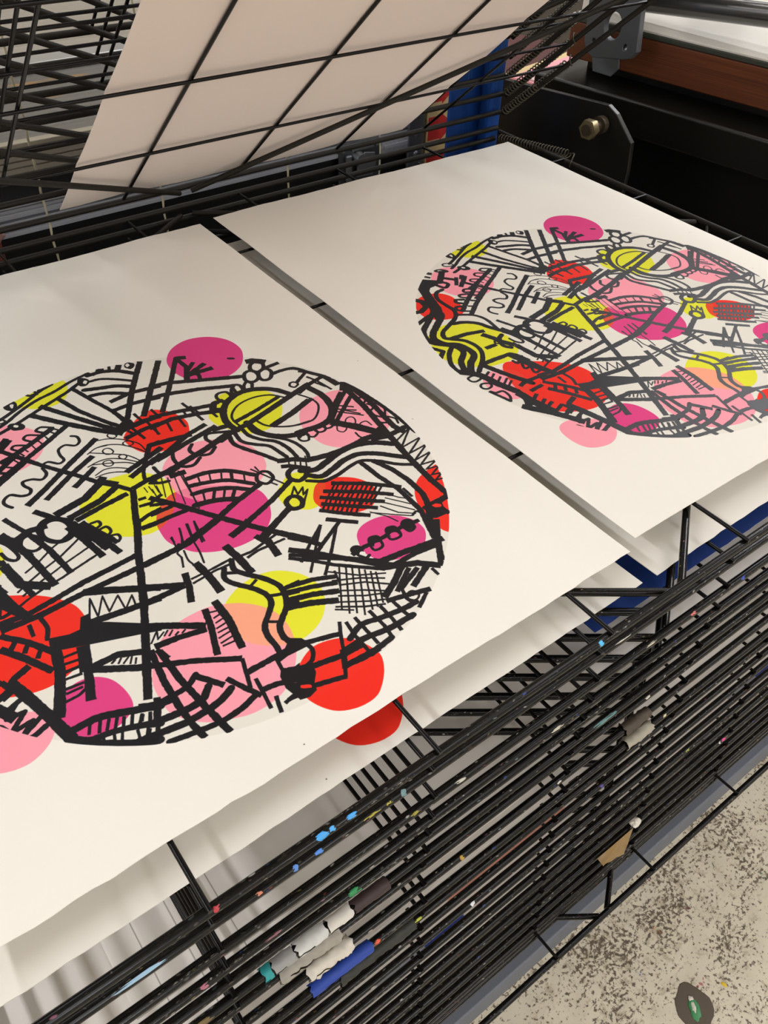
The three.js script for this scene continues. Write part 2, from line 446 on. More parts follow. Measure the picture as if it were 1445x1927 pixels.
K('s',7.5,'190,-83 194,-62 190,-41 179,-27 165,-23 148,-25 140,-26');
K('s',2.2,'175,-79 181,-66 182,-54 175,-43 164,-35 147,-36');
K('p',4.9,'163,-60 183,-65');
K('p',4.3,'213,-58 199,-47 185,-36');
K('p',4.3,'218,-57 197,-41 178,-23');
K('p',4.6,'217,-46 194,-29 179,-18');
K('p',6.7,'221,-63 218,-22 211,24 205,66 202,103 202,127');
K('p',6.3,'226,-61 228,-29 223,19 226,32');
K('s',4.3,'227,-66 232,-34 235,3 235,38');
K('p',6.4,'211,28 231,26 237,28');
K('p',9.5,'176,-22 191,-3 205,19');
K('p',2.0,'195,-42 209,-29');
K('p',2.0,'192,-38 208,-16');
K('p',2.0,'190,-33 209,-12');
K('p',2.0,'199,-30 208,-23');
K('c',1.4,'196,-8 193,-5 189,-4 187,-6 186,-10 188,-14 191,-17 195,-18 198,-16 198,-12');
K('c',1.4,'184,-6 181,-3 177,-2 175,-4 174,-7 176,-11 179,-15 183,-15 185,-14 186,-10');
K('s',1.5,'193,4 198,-3 205,-3 206,5');
K('s',2.0,'186,6 186,14 190,19 196,17');
K('s',2.3,'222,-40 227,-35 221,-29 220,-39');
K('s',2.4,'223,-26 226,-19 219,-15 215,-20');
K('p',2.6,'218,-6 223,2');
K('p',2.7,'215,7 222,11');
K('s',2.3,'231,-23 233,-10 228,-2');
K('s',2.4,'228,3 232,10 230,17');
K('c',2.4,'145,-14 143,-11 140,-11 137,-13 136,-16 137,-20 140,-22 143,-23 146,-21 147,-18');
K('c',2.4,'156,-15 153,-13 150,-12 147,-14 146,-18 147,-21 150,-23 154,-24 156,-22 157,-18');
K('c',2.5,'166,-16 163,-14 160,-14 157,-16 156,-19 157,-22 160,-24 163,-25 166,-23 167,-19');
K('c',2.5,'175,-17 172,-15 169,-15 167,-16 166,-19 167,-23 169,-25 172,-25 175,-23 176,-20');
K('p',3.4,'182,-29 176,-14');
K('p',2.0,'208,40 235,29 208,50 234,47 209,61 232,59 207,72 228,70 208,80 224,83 208,88 221,91 207,97 217,100 205,105 214,107');
K('s',7.0,'127,14 149,19 174,20 190,19 197,20');
K('s',7.0,'112,23 124,29 138,26 153,22 171,21 189,27 206,41');
K('s',6.3,'113,31 123,40 136,38 154,33 170,34 185,44 195,55 204,64');
K('s',4.2,'109,38 122,47 136,47 151,44 165,43 177,51 191,67 204,77');
K('f',0,'193,19 209,11 213,26 209,32 191,26');
K('p',5.2,'164,44 166,70 170,95 169,128 157,162');
K('p',5.8,'175,49 182,70 185,91 184,112 175,137');
K('p',6.3,'203,124 199,128 181,128 172,129');
K('f',0,'172,131 191,130 185,145 174,144 167,139');
K('r',0,'188,134 186,135 184,134 182,133 181,131 181,129 183,129 185,129 187,131 188,132');
K('p',6.0,'170,138 159,163 145,185');
K('p',4.9,'173,145 146,182');
K('p',4.5,'186,137 187,146');
K('p',5.1,'125,53 150,71 174,94');
K('p',5.0,'113,58 143,80 162,98');
K('p',4.9,'106,63 129,83 150,101');
K('p',4.8,'102,71 124,90 140,104');
K('p',4.7,'96,77 112,93 129,108');
K('p',4.6,'95,90 115,109');
K('p',2.0,'127,56 112,67 97,80');
K('p',2.0,'130,58 115,69 100,83');
K('p',2.0,'134,61 119,72 104,85');
K('p',2.0,'137,63 122,74 107,88');
K('p',2.0,'141,66 126,77 110,90');
K('p',2.0,'145,68 129,79 114,93');
K('p',2.0,'148,71 133,82 117,95');
K('p',2.1,'152,73 137,84 121,98');
K('p',2.1,'155,76 140,87 130,92');
K('p',2.1,'159,78 144,89 134,94');
K('p',2.1,'163,81 147,91 137,97');
K('p',1.4,'156,91 163,103 171,112');
K('p',1.4,'153,97 167,117');
K('p',1.4,'149,102 165,125');
K('p',1.4,'143,103 151,119 163,129');
K('p',1.3,'131,104 140,117 144,128');
K('p',1.4,'131,105 145,118 158,129');
K('p',2.7,'174,96 174,110');
K('s',2.3,'159,129 165,127 167,133 163,141');
K('p',5.5,'104,-211 79,-173 48,-129');
K('p',7.4,'102,-210 113,-206');
K('p',5.4,'103,-206 105,-189 94,-167');
K('p',4.7,'99,-178 115,-193');
K('p',6.0,'98,-174 124,-184');
K('p',6.3,'98,-174 127,-172');
K('s',4.3,'94,-165 100,-173 108,-170 106,-159');
K('p',6.4,'57,-176 75,-173 105,-159 145,-140');
K('p',6.3,'48,-158 66,-155 97,-145 130,-130');
K('k',0,'155,-174 154,-173 152,-174 149,-176 148,-178 148,-179 149,-180 151,-179 154,-177 155,-175');
K('c',4.3,'159,-131 154,-126 149,-125 145,-128 144,-133 146,-139 150,-144 155,-145 159,-142 160,-137');
K('c',4.4,'172,-143 168,-139 163,-138 160,-140 158,-145 160,-151 164,-155 169,-156 173,-154 174,-148');
K('c',4.3,'171,-125 167,-121 163,-120 159,-122 158,-127 160,-133 164,-138 169,-139 173,-137 174,-131');
K('p',8.8,'161,-162 168,-160 178,-149');
K('p',5.0,'173,-140 189,-140');
K('s',5.1,'172,-126 182,-126 196,-122 204,-109');
K('p',4.2,'202,-108 185,-98');
K('c',2.4,'184,-94 182,-93 179,-92 177,-94 176,-97 177,-99 179,-101 182,-101 184,-99 185,-97');
K('c',3.6,'144,-119 141,-115 137,-113 135,-115 135,-119 137,-124 140,-127 143,-129 145,-127 146,-123');
K('c',3.6,'133,-119 129,-115 125,-114 122,-116 121,-120 123,-125 127,-129 131,-131 134,-128 134,-124');
K('c',3.5,'117,-115 114,-112 109,-112 106,-114 104,-119 105,-124 108,-127 113,-127 117,-125 118,-120');
K('c',3.4,'105,-106 102,-103 98,-103 95,-105 93,-109 94,-113 97,-116 101,-116 104,-114 106,-110');
K('p',3.8,'126,-131 125,-115');
K('s',7.0,'169,-84 159,-101 143,-113 126,-116 109,-109 97,-95 92,-77 94,-62');
K('s',2.4,'160,-84 151,-95 134,-101 115,-98 102,-87 99,-78 100,-66');
K('p',5.0,'158,-88 125,-80 98,-75');
K('p',7.1,'195,-89 168,-82 110,-66 85,-62');
K('p',7.1,'179,-65 153,-56 125,-49');
K('s',2.5,'117,-67 120,-55 127,-47 142,-38 160,-35');
K('s',7.3,'108,-68 109,-52 114,-40 125,-30 143,-22');
K('p',6.8,'141,-19 138,-24');
K('s',4.7,'84,-61 81,-46 86,-33 94,-19 102,-2');
K('s',4.3,'90,-61 89,-45 97,-34 107,-24 110,-12 112,-1');
K('s',4.3,'99,-63 99,-50 105,-38 116,-26 120,-11 120,4');
K('s',3.7,'106,-65 106,-50 116,-35 127,-21 131,-8 131,4 128,12');
K('p',6.4,'101,-1 115,5 127,15');
K('p',5.3,'100,8 107,11 121,25');
K('p',1.5,'113,0 107,11');
K('p',1.5,'118,3 112,14');
K('p',1.5,'122,6 114,20');
K('p',1.5,'127,7 117,26');
K('c',5.0,'114,30 109,33 104,34 100,31 98,26 100,20 104,17 109,16 114,19 115,24');
K('p',7.2,'89,-64 54,-53 22,-46 -8,-42');
K('s',4.0,'85,-66 67,-73 63,-67 65,-58');
K('f',0,'66,-57 83,-62 82,-56 73,-53');
K('s',3.8,'48,-67 42,-60 45,-50 55,-45 64,-51');
K('s',3.8,'27,-65 24,-56 26,-43 35,-39 45,-45');
K('p',6.0,'74,-88 52,-83 27,-71 3,-63');
K('p',6.4,'15,-88 34,-85 55,-81');
K('p',6.3,'81,-80 54,-74 34,-69 10,-64');
K('p',6.5,'74,-76 90,-74');
K('p',6.2,'34,-128 61,-122 94,-113');
K('p',6.4,'26,-112 51,-114 75,-108 98,-99');
K('p',3.1,'71,-133 73,-116 75,-95');
K('p',2.5,'66,-121 65,-109');
K('p',2.9,'75,-124 77,-109');
K('p',2.8,'57,-114 56,-95');
K('p',2.6,'45,-115 42,-96');
K('p',2.3,'32,-114 29,-99');
K('p',4.9,'92,-112 108,-115');
K('p',2.9,'88,-102 89,-92');
K('p',4.4,'89,-103 102,-96');
K('f',0,'92,-115 100,-113 91,-99 85,-101');
K('s',5.5,'21,-25 38,-23 56,-15 74,4');
K('s',5.1,'19,-15 32,-11 50,-3 67,14');
K('s',5.3,'16,-4 32,0 49,9 60,19');
K('s',6.3,'11,10 29,15 45,24');
K('p',1.6,'31,-23 28,-12');
K('p',1.6,'41,-20 37,-9');
K('p',1.6,'51,-16 45,-4');
K('p',3.0,'59,-12 53,1');
K('p',1.6,'67,-3 62,8');
K('p',1.9,'25,-2 20,12');
K('p',2.9,'34,3 26,15');
K('p',2.1,'42,7 34,19');
K('p',3.4,'50,11 41,22');
K('c',3.5,'86,17 82,20 77,21 74,18 72,13 74,8 77,5 82,4 86,7 87,12');
K('p',1.8,'75,-5 90,30');
K('p',1.5,'80,-6 80,2');
K('p',1.8,'81,22 84,28');
K('p',5.8,'74,17 44,26 19,36 -16,46');
K('p',5.4,'99,28 68,43 34,56 17,61');
K('p',6.2,'76,60 51,72 36,78');
K('c',4.9,'90,60 86,64 82,64 78,62 77,57 78,52 82,49 86,48 90,51 91,56');
K('p',1.9,'85,49 95,38 92,49 101,43 96,52 103,48 88,64');
K('p',5.9,'-17,-22 -3,-2 19,33 42,67 70,103');
K('p',4.2,'-26,-1 -4,-1');
K('p',5.4,'-32,10 -13,10 3,11');
K('p',4.3,'-21,-13 -4,-5');
K('p',1.1,'4,-42 -5,-14');
K('p',1.1,'8,-37 -1,-4');
K('p',1.1,'15,-41 5,4');
K('p',1.2,'20,-40 13,14');
K('p',1.1,'-10,-31 -11,-20');
K('p',1.1,'-5,-33 -7,-18');
K('p',6.4,'10,-37 25,-35');
K('p',1.5,'21,-33 12,16');
K('s',3.5,'4,-57 5,-47 11,-41 22,-43');
K('s',3.6,'-8,-39 0,-34 7,-32');
K('p',1.8,'-13,28 -18,44');
K('p',1.8,'-5,26 -9,43');
K('s',1.8,'1,27 -2,38 -5,53');
K('p',1.9,'-24,33 -24,40');
K('p',5.8,'-126,-202 -121,-197');
K('p',4.0,'-134,-197 -129,-190');
K('c',2.2,'-82,-201 -85,-200 -89,-201 -93,-203 -95,-206 -94,-209 -91,-210 -87,-209 -84,-207 -82,-203');
K('k',0,'-98,-191 -101,-190 -106,-192 -111,-195 -114,-199 -114,-202 -110,-203 -105,-202 -100,-198 -98,-194');
K('w',0,'-105,-196 -106,-196 -108,-196 -109,-197 -110,-199 -110,-200 -109,-200 -107,-200 -106,-199 -105,-197');
K('p',8.3,'-105,-196 -126,-175');
K('p',5.7,'-115,-181 -103,-168');
K('p',4.9,'-100,-174 -113,-158');
K('p',6.0,'-88,-171 -111,-152');
K('s',4.9,'-134,-170 -129,-161 -120,-166 -122,-172 -129,-175');
K('f',0,'-157,-181 -141,-193 -125,-180 -132,-171 -145,-170 -155,-161 -160,-147 -164,-126 -174,-109 -184,-102 -189,-105 -182,-122 -166,-160 -161,-174');
K('s',11.3,'-144,-180 -155,-169 -162,-151 -170,-130 -183,-115');
K('s',8.0,'-174,-125 -175,-112 -193,-97 -209,-85 -216,-75 -213,-60 -202,-50 -199,-39 -200,-25 -215,-13 -224,-2');
K('s',7.3,'-177,-123 -202,-105 -217,-93 -223,-80 -222,-68 -207,-50 -206,-36 -221,-22 -229,-6');
K('s',5.6,'-135,-159 -147,-156 -155,-144 -156,-128 -156,-111 -164,-99 -185,-87 -200,-79 -205,-69 -202,-65 -189,-50 -187,-31 -195,-16 -217,3');
K('s',5.8,'-208,-52 -223,-40 -233,-24 -236,-11');
K('p',7.1,'-181,-157 -176,-148 -179,-136 -191,-130 -200,-132');
K('p',5.4,'-215,-109 -188,-118');
K('p',7.9,'-181,-157 -170,-142');
K('p',2.8,'-229,-73 -216,-62');
K('p',5.8,'-231,-62 -224,-49 -237,-39');
K('s',6.5,'-177,-88 -164,-84 -152,-73 -147,-60 -140,-46 -133,-33 -126,-13');
K('s',4.5,'-158,-101 -144,-91 -138,-77 -141,-51');
K('p',6.7,'-201,-64 -178,-62 -157,-56');
K('p',6.0,'-90,-146 -126,-122 -147,-106');
K('p',6.0,'-84,-134 -121,-111 -145,-93');
K('p',3.5,'-148,-105 -139,-99');
K('p',3.6,'-135,-111 -128,-106');
K('p',3.7,'-123,-120 -117,-115');
K('p',3.8,'-111,-128 -105,-123');
K('s',3.7,'-104,-142 -112,-145 -116,-140 -110,-136');
K('s',3.8,'-115,-134 -126,-137 -128,-133 -123,-127');
K('s',4.8,'-129,-126 -138,-130 -141,-125 -136,-119');
K('s',4.5,'-140,-114 -149,-116 -152,-111 -147,-104');
K('p',8.0,'-165,-52 -159,-39 -157,-30 -148,-15');
K('s',5.6,'-146,-39 -154,-34 -160,-21 -155,-13');
K('p',5.9,'-181,-27 -165,-27');
K('c',2.6,'-157,-28 -159,-27 -162,-27 -163,-28 -164,-30 -163,-32 -161,-33 -159,-33 -157,-32 -157,-30');
K('p',6.2,'-208,-5 -186,-5 -165,-4 -161,1 -156,17');
K('s',7.2,'-206,-4 -195,26 -184,51');
K('p',2.9,'-218,14 -208,9');
K('p',2.7,'-216,21 -206,15');
K('p',2.7,'-213,29 -204,23');
K('p',2.6,'-211,36 -200,29');
K('p',2.6,'-209,41 -199,35');
K('c',2.7,'-224,14 -228,15 -232,15 -235,13 -236,9 -235,6 -232,5 -228,5 -225,7 -223,11');
K('c',2.7,'-224,31 -227,32 -230,32 -233,30 -234,27 -233,24 -230,22 -226,23 -223,25 -222,28');
K('s',3.0,'-231,37 -228,42 -220,44 -220,55 -225,62');
K('p',3.6,'-232,36 -225,62');
K('s',9.2,'-238,-12 -233,-6 -221,8 -216,29 -208,53');
K('p',7.5,'-208,53 -208,66 -215,79');
K('p',8.4,'-222,75 -202,104 -188,131');
K('p',10.3,'-209,55 -207,74 -201,102');
K('p',4.2,'-194,68 -209,76');
K('p',4.2,'-193,79 -206,86');
K('p',4.3,'-190,87 -202,91');
K('p',4.3,'-185,96 -199,101');
K('p',4.4,'-183,107 -196,111');
K('p',4.1,'-177,117 -186,120');
K('p',5.2,'-199,48 -189,45 -160,46');
K('p',4.9,'-196,61 -177,59');
K('s',3.8,'-172,8 -171,14 -157,6');
K('s',3.4,'-166,15 -171,26 -162,26');
K('s',3.5,'-164,28 -167,38 -156,37');
K('p',7.8,'-167,-3 -160,28 -150,49');
K('p',8.1,'-147,-14 -143,14 -124,29');
function smoothPath(p, closed, n = 8) {
  const c = new THREE.CatmullRomCurve3(p.map((q) => V(q[0], q[1], 0)), closed, 'centripetal');
  return c.getPoints(p.length * n).map((q) => [q.x, q.y]);
}
function resample(p, step) {
  const out = [p[0]];
  for (let i = 1; i < p.length; i++) {
    const [ax, ay] = p[i - 1], [bx, by] = p[i], L = Math.hypot(bx - ax, by - ay), n = Math.max(1, Math.round(L / step));
    for (let k = 1; k <= n; k++) out.push([ax + (bx - ax) * k / n, ay + (by - ay) * k / n]);
  }
  return out;
}
function drawArt(g, W, H) {
  const s = W / (SHEET_W * 1000);                        // pixels per millimetre
  g.fillStyle = PAPER; g.fillRect(0, 0, W, H);
  g.save(); g.translate(W / 2 - 4.5 * s, H / 2 + 111 * s); g.scale(s, s);
  const fill = (p) => { g.beginPath(); p.forEach((q, i) => i ? g.lineTo(q[0], q[1]) : g.moveTo(q[0], q[1])); g.closePath(); g.fill(); };
  const disc = () => { g.beginPath(); g.arc(0, 0, 236.7, 0, Math.PI * 2); };
  g.fillStyle = DISC; disc(); g.fill();
  const laid = [];
  for (const [c, clip, p] of blobs) {
    const path = smoothPath(p, true, 6);
    g.save(); if (clip) { disc(); g.clip(); }
    g.fillStyle = INK[c]; fill(path);
    for (const [c2, path2] of laid) {                    // where two inks overprint they mix
      const mix = { 'pink>yellow': '#f8a583', 'magenta>yellow': '#e0502f', 'red>yellow': '#e8441b', 'pink>magenta': '#ee8198', 'red>pink': '#ea3a28' }[c + '>' + c2];
      if (!mix) continue;
      g.save(); g.beginPath(); path2.forEach((q, i) => i ? g.lineTo(q[0], q[1]) : g.moveTo(q[0], q[1])); g.closePath(); g.clip();
      g.fillStyle = mix; fill(path); g.restore();
    }
    laid.push([c, path]); g.restore();
  }
  g.save(); g.beginPath(); g.arc(0, 0, 237.4, 0, Math.PI * 2); g.clip();
  let k = 0;
  for (const [kind, w, p0] of strokes) {
    k++;
    if ('kwrmf'.includes(kind)) {
      g.fillStyle = { w: DISC, r: INK.red, m: INK.magenta }[kind] || INK.black;
      fill(kind === 'f' ? p0 : smoothPath(p0, true, 4)); continue;
    }
    const line = resample(kind === 'p' ? p0 : smoothPath(p0, kind === 'c'), 1.6);
    const left = [], right = [];
    for (let i = 0; i < line.length; i++) {
      const a = line[Math.max(0, i - 1)], b = line[Math.min(line.length - 1, i + 1)];
      let dx = b[0] - a[0], dy = b[1] - a[1]; const L = Math.hypot(dx, dy) || 1; dx /= L; dy /= L;
      const rough = Math.min(0.34, w * 0.06);
      const swell = 1 + 0.09 * noise.noise(i * 0.09, k * 3.7, 0.5);
      const h1 = w / 2 * swell + rough * noise.noise(i * 0.75, k, 1.5) * 1.6, h2 = w / 2 * swell + rough * noise.noise(i * 0.75, k, 8.5) * 1.6;
      left.push([line[i][0] - dy * h1, line[i][1] + dx * h1]); right.push([line[i][0] + dy * h2, line[i][1] - dx * h2]);
    }
    g.fillStyle = INK.black;
    if (kind === 'p') fill(left.concat(right.reverse()));
    else for (let i = 1; i < left.length; i++) fill([left[i - 1], left[i], right[i], right[i - 1]]);
    if (kind !== 'p' || p0.length > 2) for (let i = 0; i < p0.length; i++) if (kind === 'p' && i > 0 && i < p0.length - 1) { g.beginPath(); g.arc(p0[i][0], p0[i][1], w / 2 * 0.97, 0, 7); g.fill(); }
    if (kind !== 'p') for (let i = 0; i < line.length; i += 1) { g.beginPath(); g.arc(line[i][0], line[i][1], w / 2 * 0.93, 0, 7); g.fill(); }
  }
  g.restore();
  // three tiny specks of stray ink on the margin
  g.fillStyle = '#55504c'; for (const [x, y] of [[246, 20], [262, -96], [-40, 262]]) { g.beginPath(); g.arc(x, y, 0.5, 0, 7); g.fill(); }
  g.restore();
}
const artTex = canvasTex(1490, 2046, drawArt, true, false);
const inkRough = canvasTex(745, 1023, (g, W, H) => {      // black ink dries glossier than the paper
  const s = W / (SHEET_W * 1000);
  g.fillStyle = '#f0f0f0'; g.fillRect(0, 0, W, H);
  g.translate(W / 2 - 4.5 * s, H / 2 + 111 * s); g.scale(s, s);
  g.fillStyle = '#d8d8d8'; g.beginPath(); g.arc(0, 0, 236.7, 0, 7); g.fill();
  g.beginPath(); g.arc(0, 0, 237.4, 0, 7); g.clip();
  for (const [kind, w, p0] of strokes) {
    g.fillStyle = g.strokeStyle = 'wrm'.includes(kind) ? '#d8d8d8' : '#6a6a6a'; g.lineWidth = w;
    const p = kind === 'p' || kind === 'f' ? p0 : smoothPath(p0, kind !== 's', 4);
    g.beginPath(); p.forEach((q, i) => i ? g.lineTo(q[0], q[1]) : g.moveTo(q[0], q[1]));
    if ('kwrmf'.includes(kind)) g.fill(); else g.stroke();
  }
}, false, false);
const paperGrain = dataTex(256, 256, (x, y) => { const v = 128 + 60 * noise.noise(x * 0.31, y * 0.31, 2) + 50 * (rnd() - 0.5); return [v, v, v]; }, false);
paperGrain.repeat.set(14, 19);

const M = {
  print: new THREE.MeshPhysicalMaterial({ specularIntensity: 0.75, map: artTex, roughness: 1, roughnessMap: inkRough, bumpMap: paperGrain, bumpScale: 0.00004 }),
  paper: std('#efe8de', 0.92, 0, { bumpMap: paperGrain, bumpScale: 0.00005 }),
  blank: std('#eee2d8', 0.92),
  navy: new THREE.MeshStandardMaterial({ map: canvasTex(128, 512, (g, W, H) => { g.fillStyle = '#eae2d8'; g.fillRect(0, 0, W, H); g.fillStyle = '#143a86'; g.fillRect(0, H * 0.87, W, H); }, true, false), roughness: 0.8 }),
};

// ---------------------------------------------------------------- room
const floorTex = (() => {
  const n = 1536, f = (x, y, s, z) => noise.noise(x * s, y * s, z);
  const spots = []; for (let i = 0; i < 120; i++) spots.push([rnd() * n, rnd() * n, rr(1.5, 9), ['#a03040', '#8a2233', '#2f3f78', '#3a3a44', '#b06a30', '#c8b040', '#3f6b4a', '#6b2430'][i % 8]]);
  return canvasTex(n, n, (g) => {
    const im = g.createImageData(n, n), d = im.data;
    for (let y = 0; y < n; y++) for (let x = 0; x < n; x++) {
      const wx = x + 9 * f(x, y, 0.02, 3), wy = y + 9 * f(x, y, 0.02, 7);
      const big = f(x, y, 0.006, 1) + 0.5 * f(x, y, 0.017, 5);
      const a = f(wx, wy, 0.11, 11) + 0.6 * f(wx, wy, 0.25, 13) + 0.35 * f(x, y, 0.55, 17);
      const b = f(wx * 0.6, wy * 1.5, 0.09, 23) + 0.5 * f(x, y, 0.35, 29);
      let k = THREE.MathUtils.smoothstep(a + big * 0.55, 0.26, 0.6) * 0.9;
      k = Math.max(k, THREE.MathUtils.smoothstep(b + big * 0.4, 0.42, 0.66) * 0.75);
      const pale = THREE.MathUtils.smoothstep(-a + 0.3 * f(x, y, 0.3, 31), 0.55, 0.9) * 0.5, g0 = 6 * (rnd() - 0.5) + 10 * f(x, y, 0.02, 41);
      const i = (y * n + x) * 4;
      const base = [217 + g0, 208 + g0, 185 + g0], dark = [84, 72, 58], white = [226, 218, 200];
      const smudge = 0.42 * THREE.MathUtils.smoothstep(f(wx, wy, 0.045, 51) + 0.5 * f(x, y, 0.15, 53) + 0.4 * big, 0.1, 0.75), mid = [150, 134, 108];
      for (let c = 0; c < 3; c++) base[c] = base[c] * (1 - smudge) + mid[c] * smudge;
      for (let c = 0; c < 3; c++) d[i + c] = (base[c] * (1 - pale) + white[c] * pale) * (1 - k) + dark[c] * k;
      d[i + 3] = 255;
    }
    g.putImageData(im, 0, 0);
    for (const [x, y, r, c] of spots) for (let j = 0; j < 7; j++) { g.globalAlpha = rr(0.3, 0.8); g.fillStyle = c; g.beginPath(); g.ellipse(x + rr(-2, 2) * r, y + rr(-2, 2) * r, r * rr(0.2, 0.7), r * rr(0.15, 0.5), rnd() * 3, 0, 7); g.fill(); }
    g.globalAlpha = 1;
  });
})();
floorTex.repeat.set(9 / 1.15, 13 / 1.15); floorTex.offset.set(0.13, 0.21);
const floorMat = new THREE.MeshStandardMaterial({ map: floorTex, roughness: 0.55 });
const room = { x0: -4.5, x1: 4.5, z0: -5, z1: 8 };
{
  const wallM = std('#dcd8d0', 0.9), ceilM = std('#e2dfd8', 0.95);
  solo('floor', box(room.x0, room.x1, -0.1, 0, room.z0, room.z1), floorMat, 'worn cream painted concrete floor flecked with brown wear and paint', null, null, 'structure');
  solo('ceiling', box(room.x0, room.x1, LAMP.height + 0.02, LAMP.height + 0.12, room.z0, room.z1), ceilM, null, null, null, 'structure');
  for (const [n, a] of Object.entries({ wall_left: [room.x0 - 0.1, room.x0, room.z0, room.z1], wall_right: [room.x1, room.x1 + 0.1, room.z0, room.z1], wall_back: [room.x0, room.x1, room.z0 - 0.1, room.z0], wall_front: [room.x0, room.x1, room.z1, room.z1 + 0.1] }))
    solo(n, box(a[0], a[1], 0, LAMP.height + 0.02, a[2], a[3]), wallM, null, null, null, 'structure');
  const glow = new THREE.MeshStandardMaterial({ color: 0xffffff, emissive: LAMP.colour, emissiveIntensity: 3, roughness: 0.6 }), housing = std('#e4e2dc', 0.5);
  LAMP_SPOTS.forEach(([x, z, k], i) => {
    const across = x < -2 ? 'far left' : x < 0 ? 'left' : x < 2 ? 'middle' : 'right', along = z < -1 ? 'behind the rack' : z < 1 ? 'over the rack' : z < 4 ? 'in front of the rack' : z < 6 ? 'far in front of the rack' : 'by the front wall';
    const g = thing('ceiling_light', 'long white fluorescent batten of the ' + across + ' row, ' + along, 'light', [x, LAMP.height, z], 'fluorescent battens on the ceiling');
    part('housing', box(-0.13, 0.13, -0.05, 0.02, -0.95, 0.95, 0.01), housing, g);
    part('diffuser', box(-0.11, 0.11, -0.062, -0.05, -0.92, 0.92), glow, g);
    const l = new THREE.RectAreaLight(LAMP.colour, LAMP.nits * k, 0.22, 1.84);
    l.position.set(x, LAMP.height - 0.07, z); l.rotation.x = -Math.PI / 2; l.castShadow = true; scene.add(l);
  });
}

// ---------------------------------------------------------------- drying rack
const specks = canvasTex(96, 2048, (g, W, H) => {
  g.fillStyle = '#0e0d0c'; g.fillRect(0, 0, W, H);
  for (let i = 0; i < 2600; i++) { g.globalAlpha = rr(0.15, 0.6); g.fillStyle = ['#25221d', '#060606', '#332f28', '#1a1815'][i % 4]; g.fillRect(rnd() * W, rnd() * H, rr(1, 5), rr(1, 12)); }
  const cs = ['#c9c2b0', '#b8b2a4', '#8a8478', '#7f95a0', '#9a8a3a', '#a6637a', '#2f4fa0', '#b0503c', '#d8d4c8', '#6f6a5e'];
  for (let i = 0; i < 330; i++) { g.globalAlpha = rr(0.25, 0.75); g.fillStyle = cs[Math.floor(rnd() * cs.length)]; g.beginPath(); g.ellipse(rnd() * W, rnd() * H, rr(0.6, 4), rr(0.6, 3.2), rnd() * 3, 0, 7); g.fill(); }
  for (let i = 0; i < 12; i++) { const x = rnd() * W, y = rnd() * H; for (let j = 0; j < 30; j++) { g.globalAlpha = rr(0.3, 0.7); g.fillStyle = cs[i % 3]; g.fillRect(x + rr(-3, 3), y + j * rr(1, 4), rr(0.6, 2.4), rr(1, 5)); } }
});
const barMats = [0, 1, 2, 3].map((i) => { const t = specks.clone(); t.offset.set(i * 0.23, i * 0.31); t.needsUpdate = true; return new THREE.MeshPhysicalMaterial({ map: t, roughness: 0.2, specularIntensity: 0.5 }); });
const enamel = (c, r) => new THREE.MeshPhysicalMaterial({ color: col(c), roughness: r, specularIntensity: 0.45 }), wireM = enamel('#0c0a09', 0.3), dustM = enamel('#211e18', 0.5), springM = std('#4d483a', 0.45, 0.5);
const PITCH = 0.029, HINGE_Z = -0.829, TOP_Y = 1.03;

const rack = thing('drying_rack', 'black wire print drying rack on blue posts, its close shelves splashed with paint', 'drying rack');
const geoCache = new Map();
const cached = (k, f) => { if (!geoCache.has(k)) geoCache.set(k, f()); return geoCache.get(k); };
function springGeo(x) {
  return cached('spring' + x, () => {
    const p = [], n = 24 * 10;
    for (let i = 0; i <= n; i++) { const t = i / n, a = t * 24 * Math.PI * 2; p.push(V(x + Math.sign(x) * 0.028 * t + 0.0062 * Math.cos(a), -0.011 + 0.009 * t + 0.0062 * Math.sin(a), 0.02 + 0.135 * t)); }
    const coil = new THREE.TubeGeometry(new THREE.CatmullRomCurve3(p), n, 0.0012, 4);
    const hook = new THREE.TubeGeometry(new THREE.CatmullRomCurve3([V(x + Math.sign(x) * 0.03, -0.002, 0.155), V(x + Math.sign(x) * 0.026, 0.003, 0.168), V(x + Math.sign(x) * 0.015, 0.0005, 0.176), V(x + Math.sign(x) * 0.009, -0.007, 0.178), V(x + Math.sign(x) * 0.014, -0.014, 0.174)]), 16, 0.0012, 5);
    return merge([coil, hook]);
  });
}
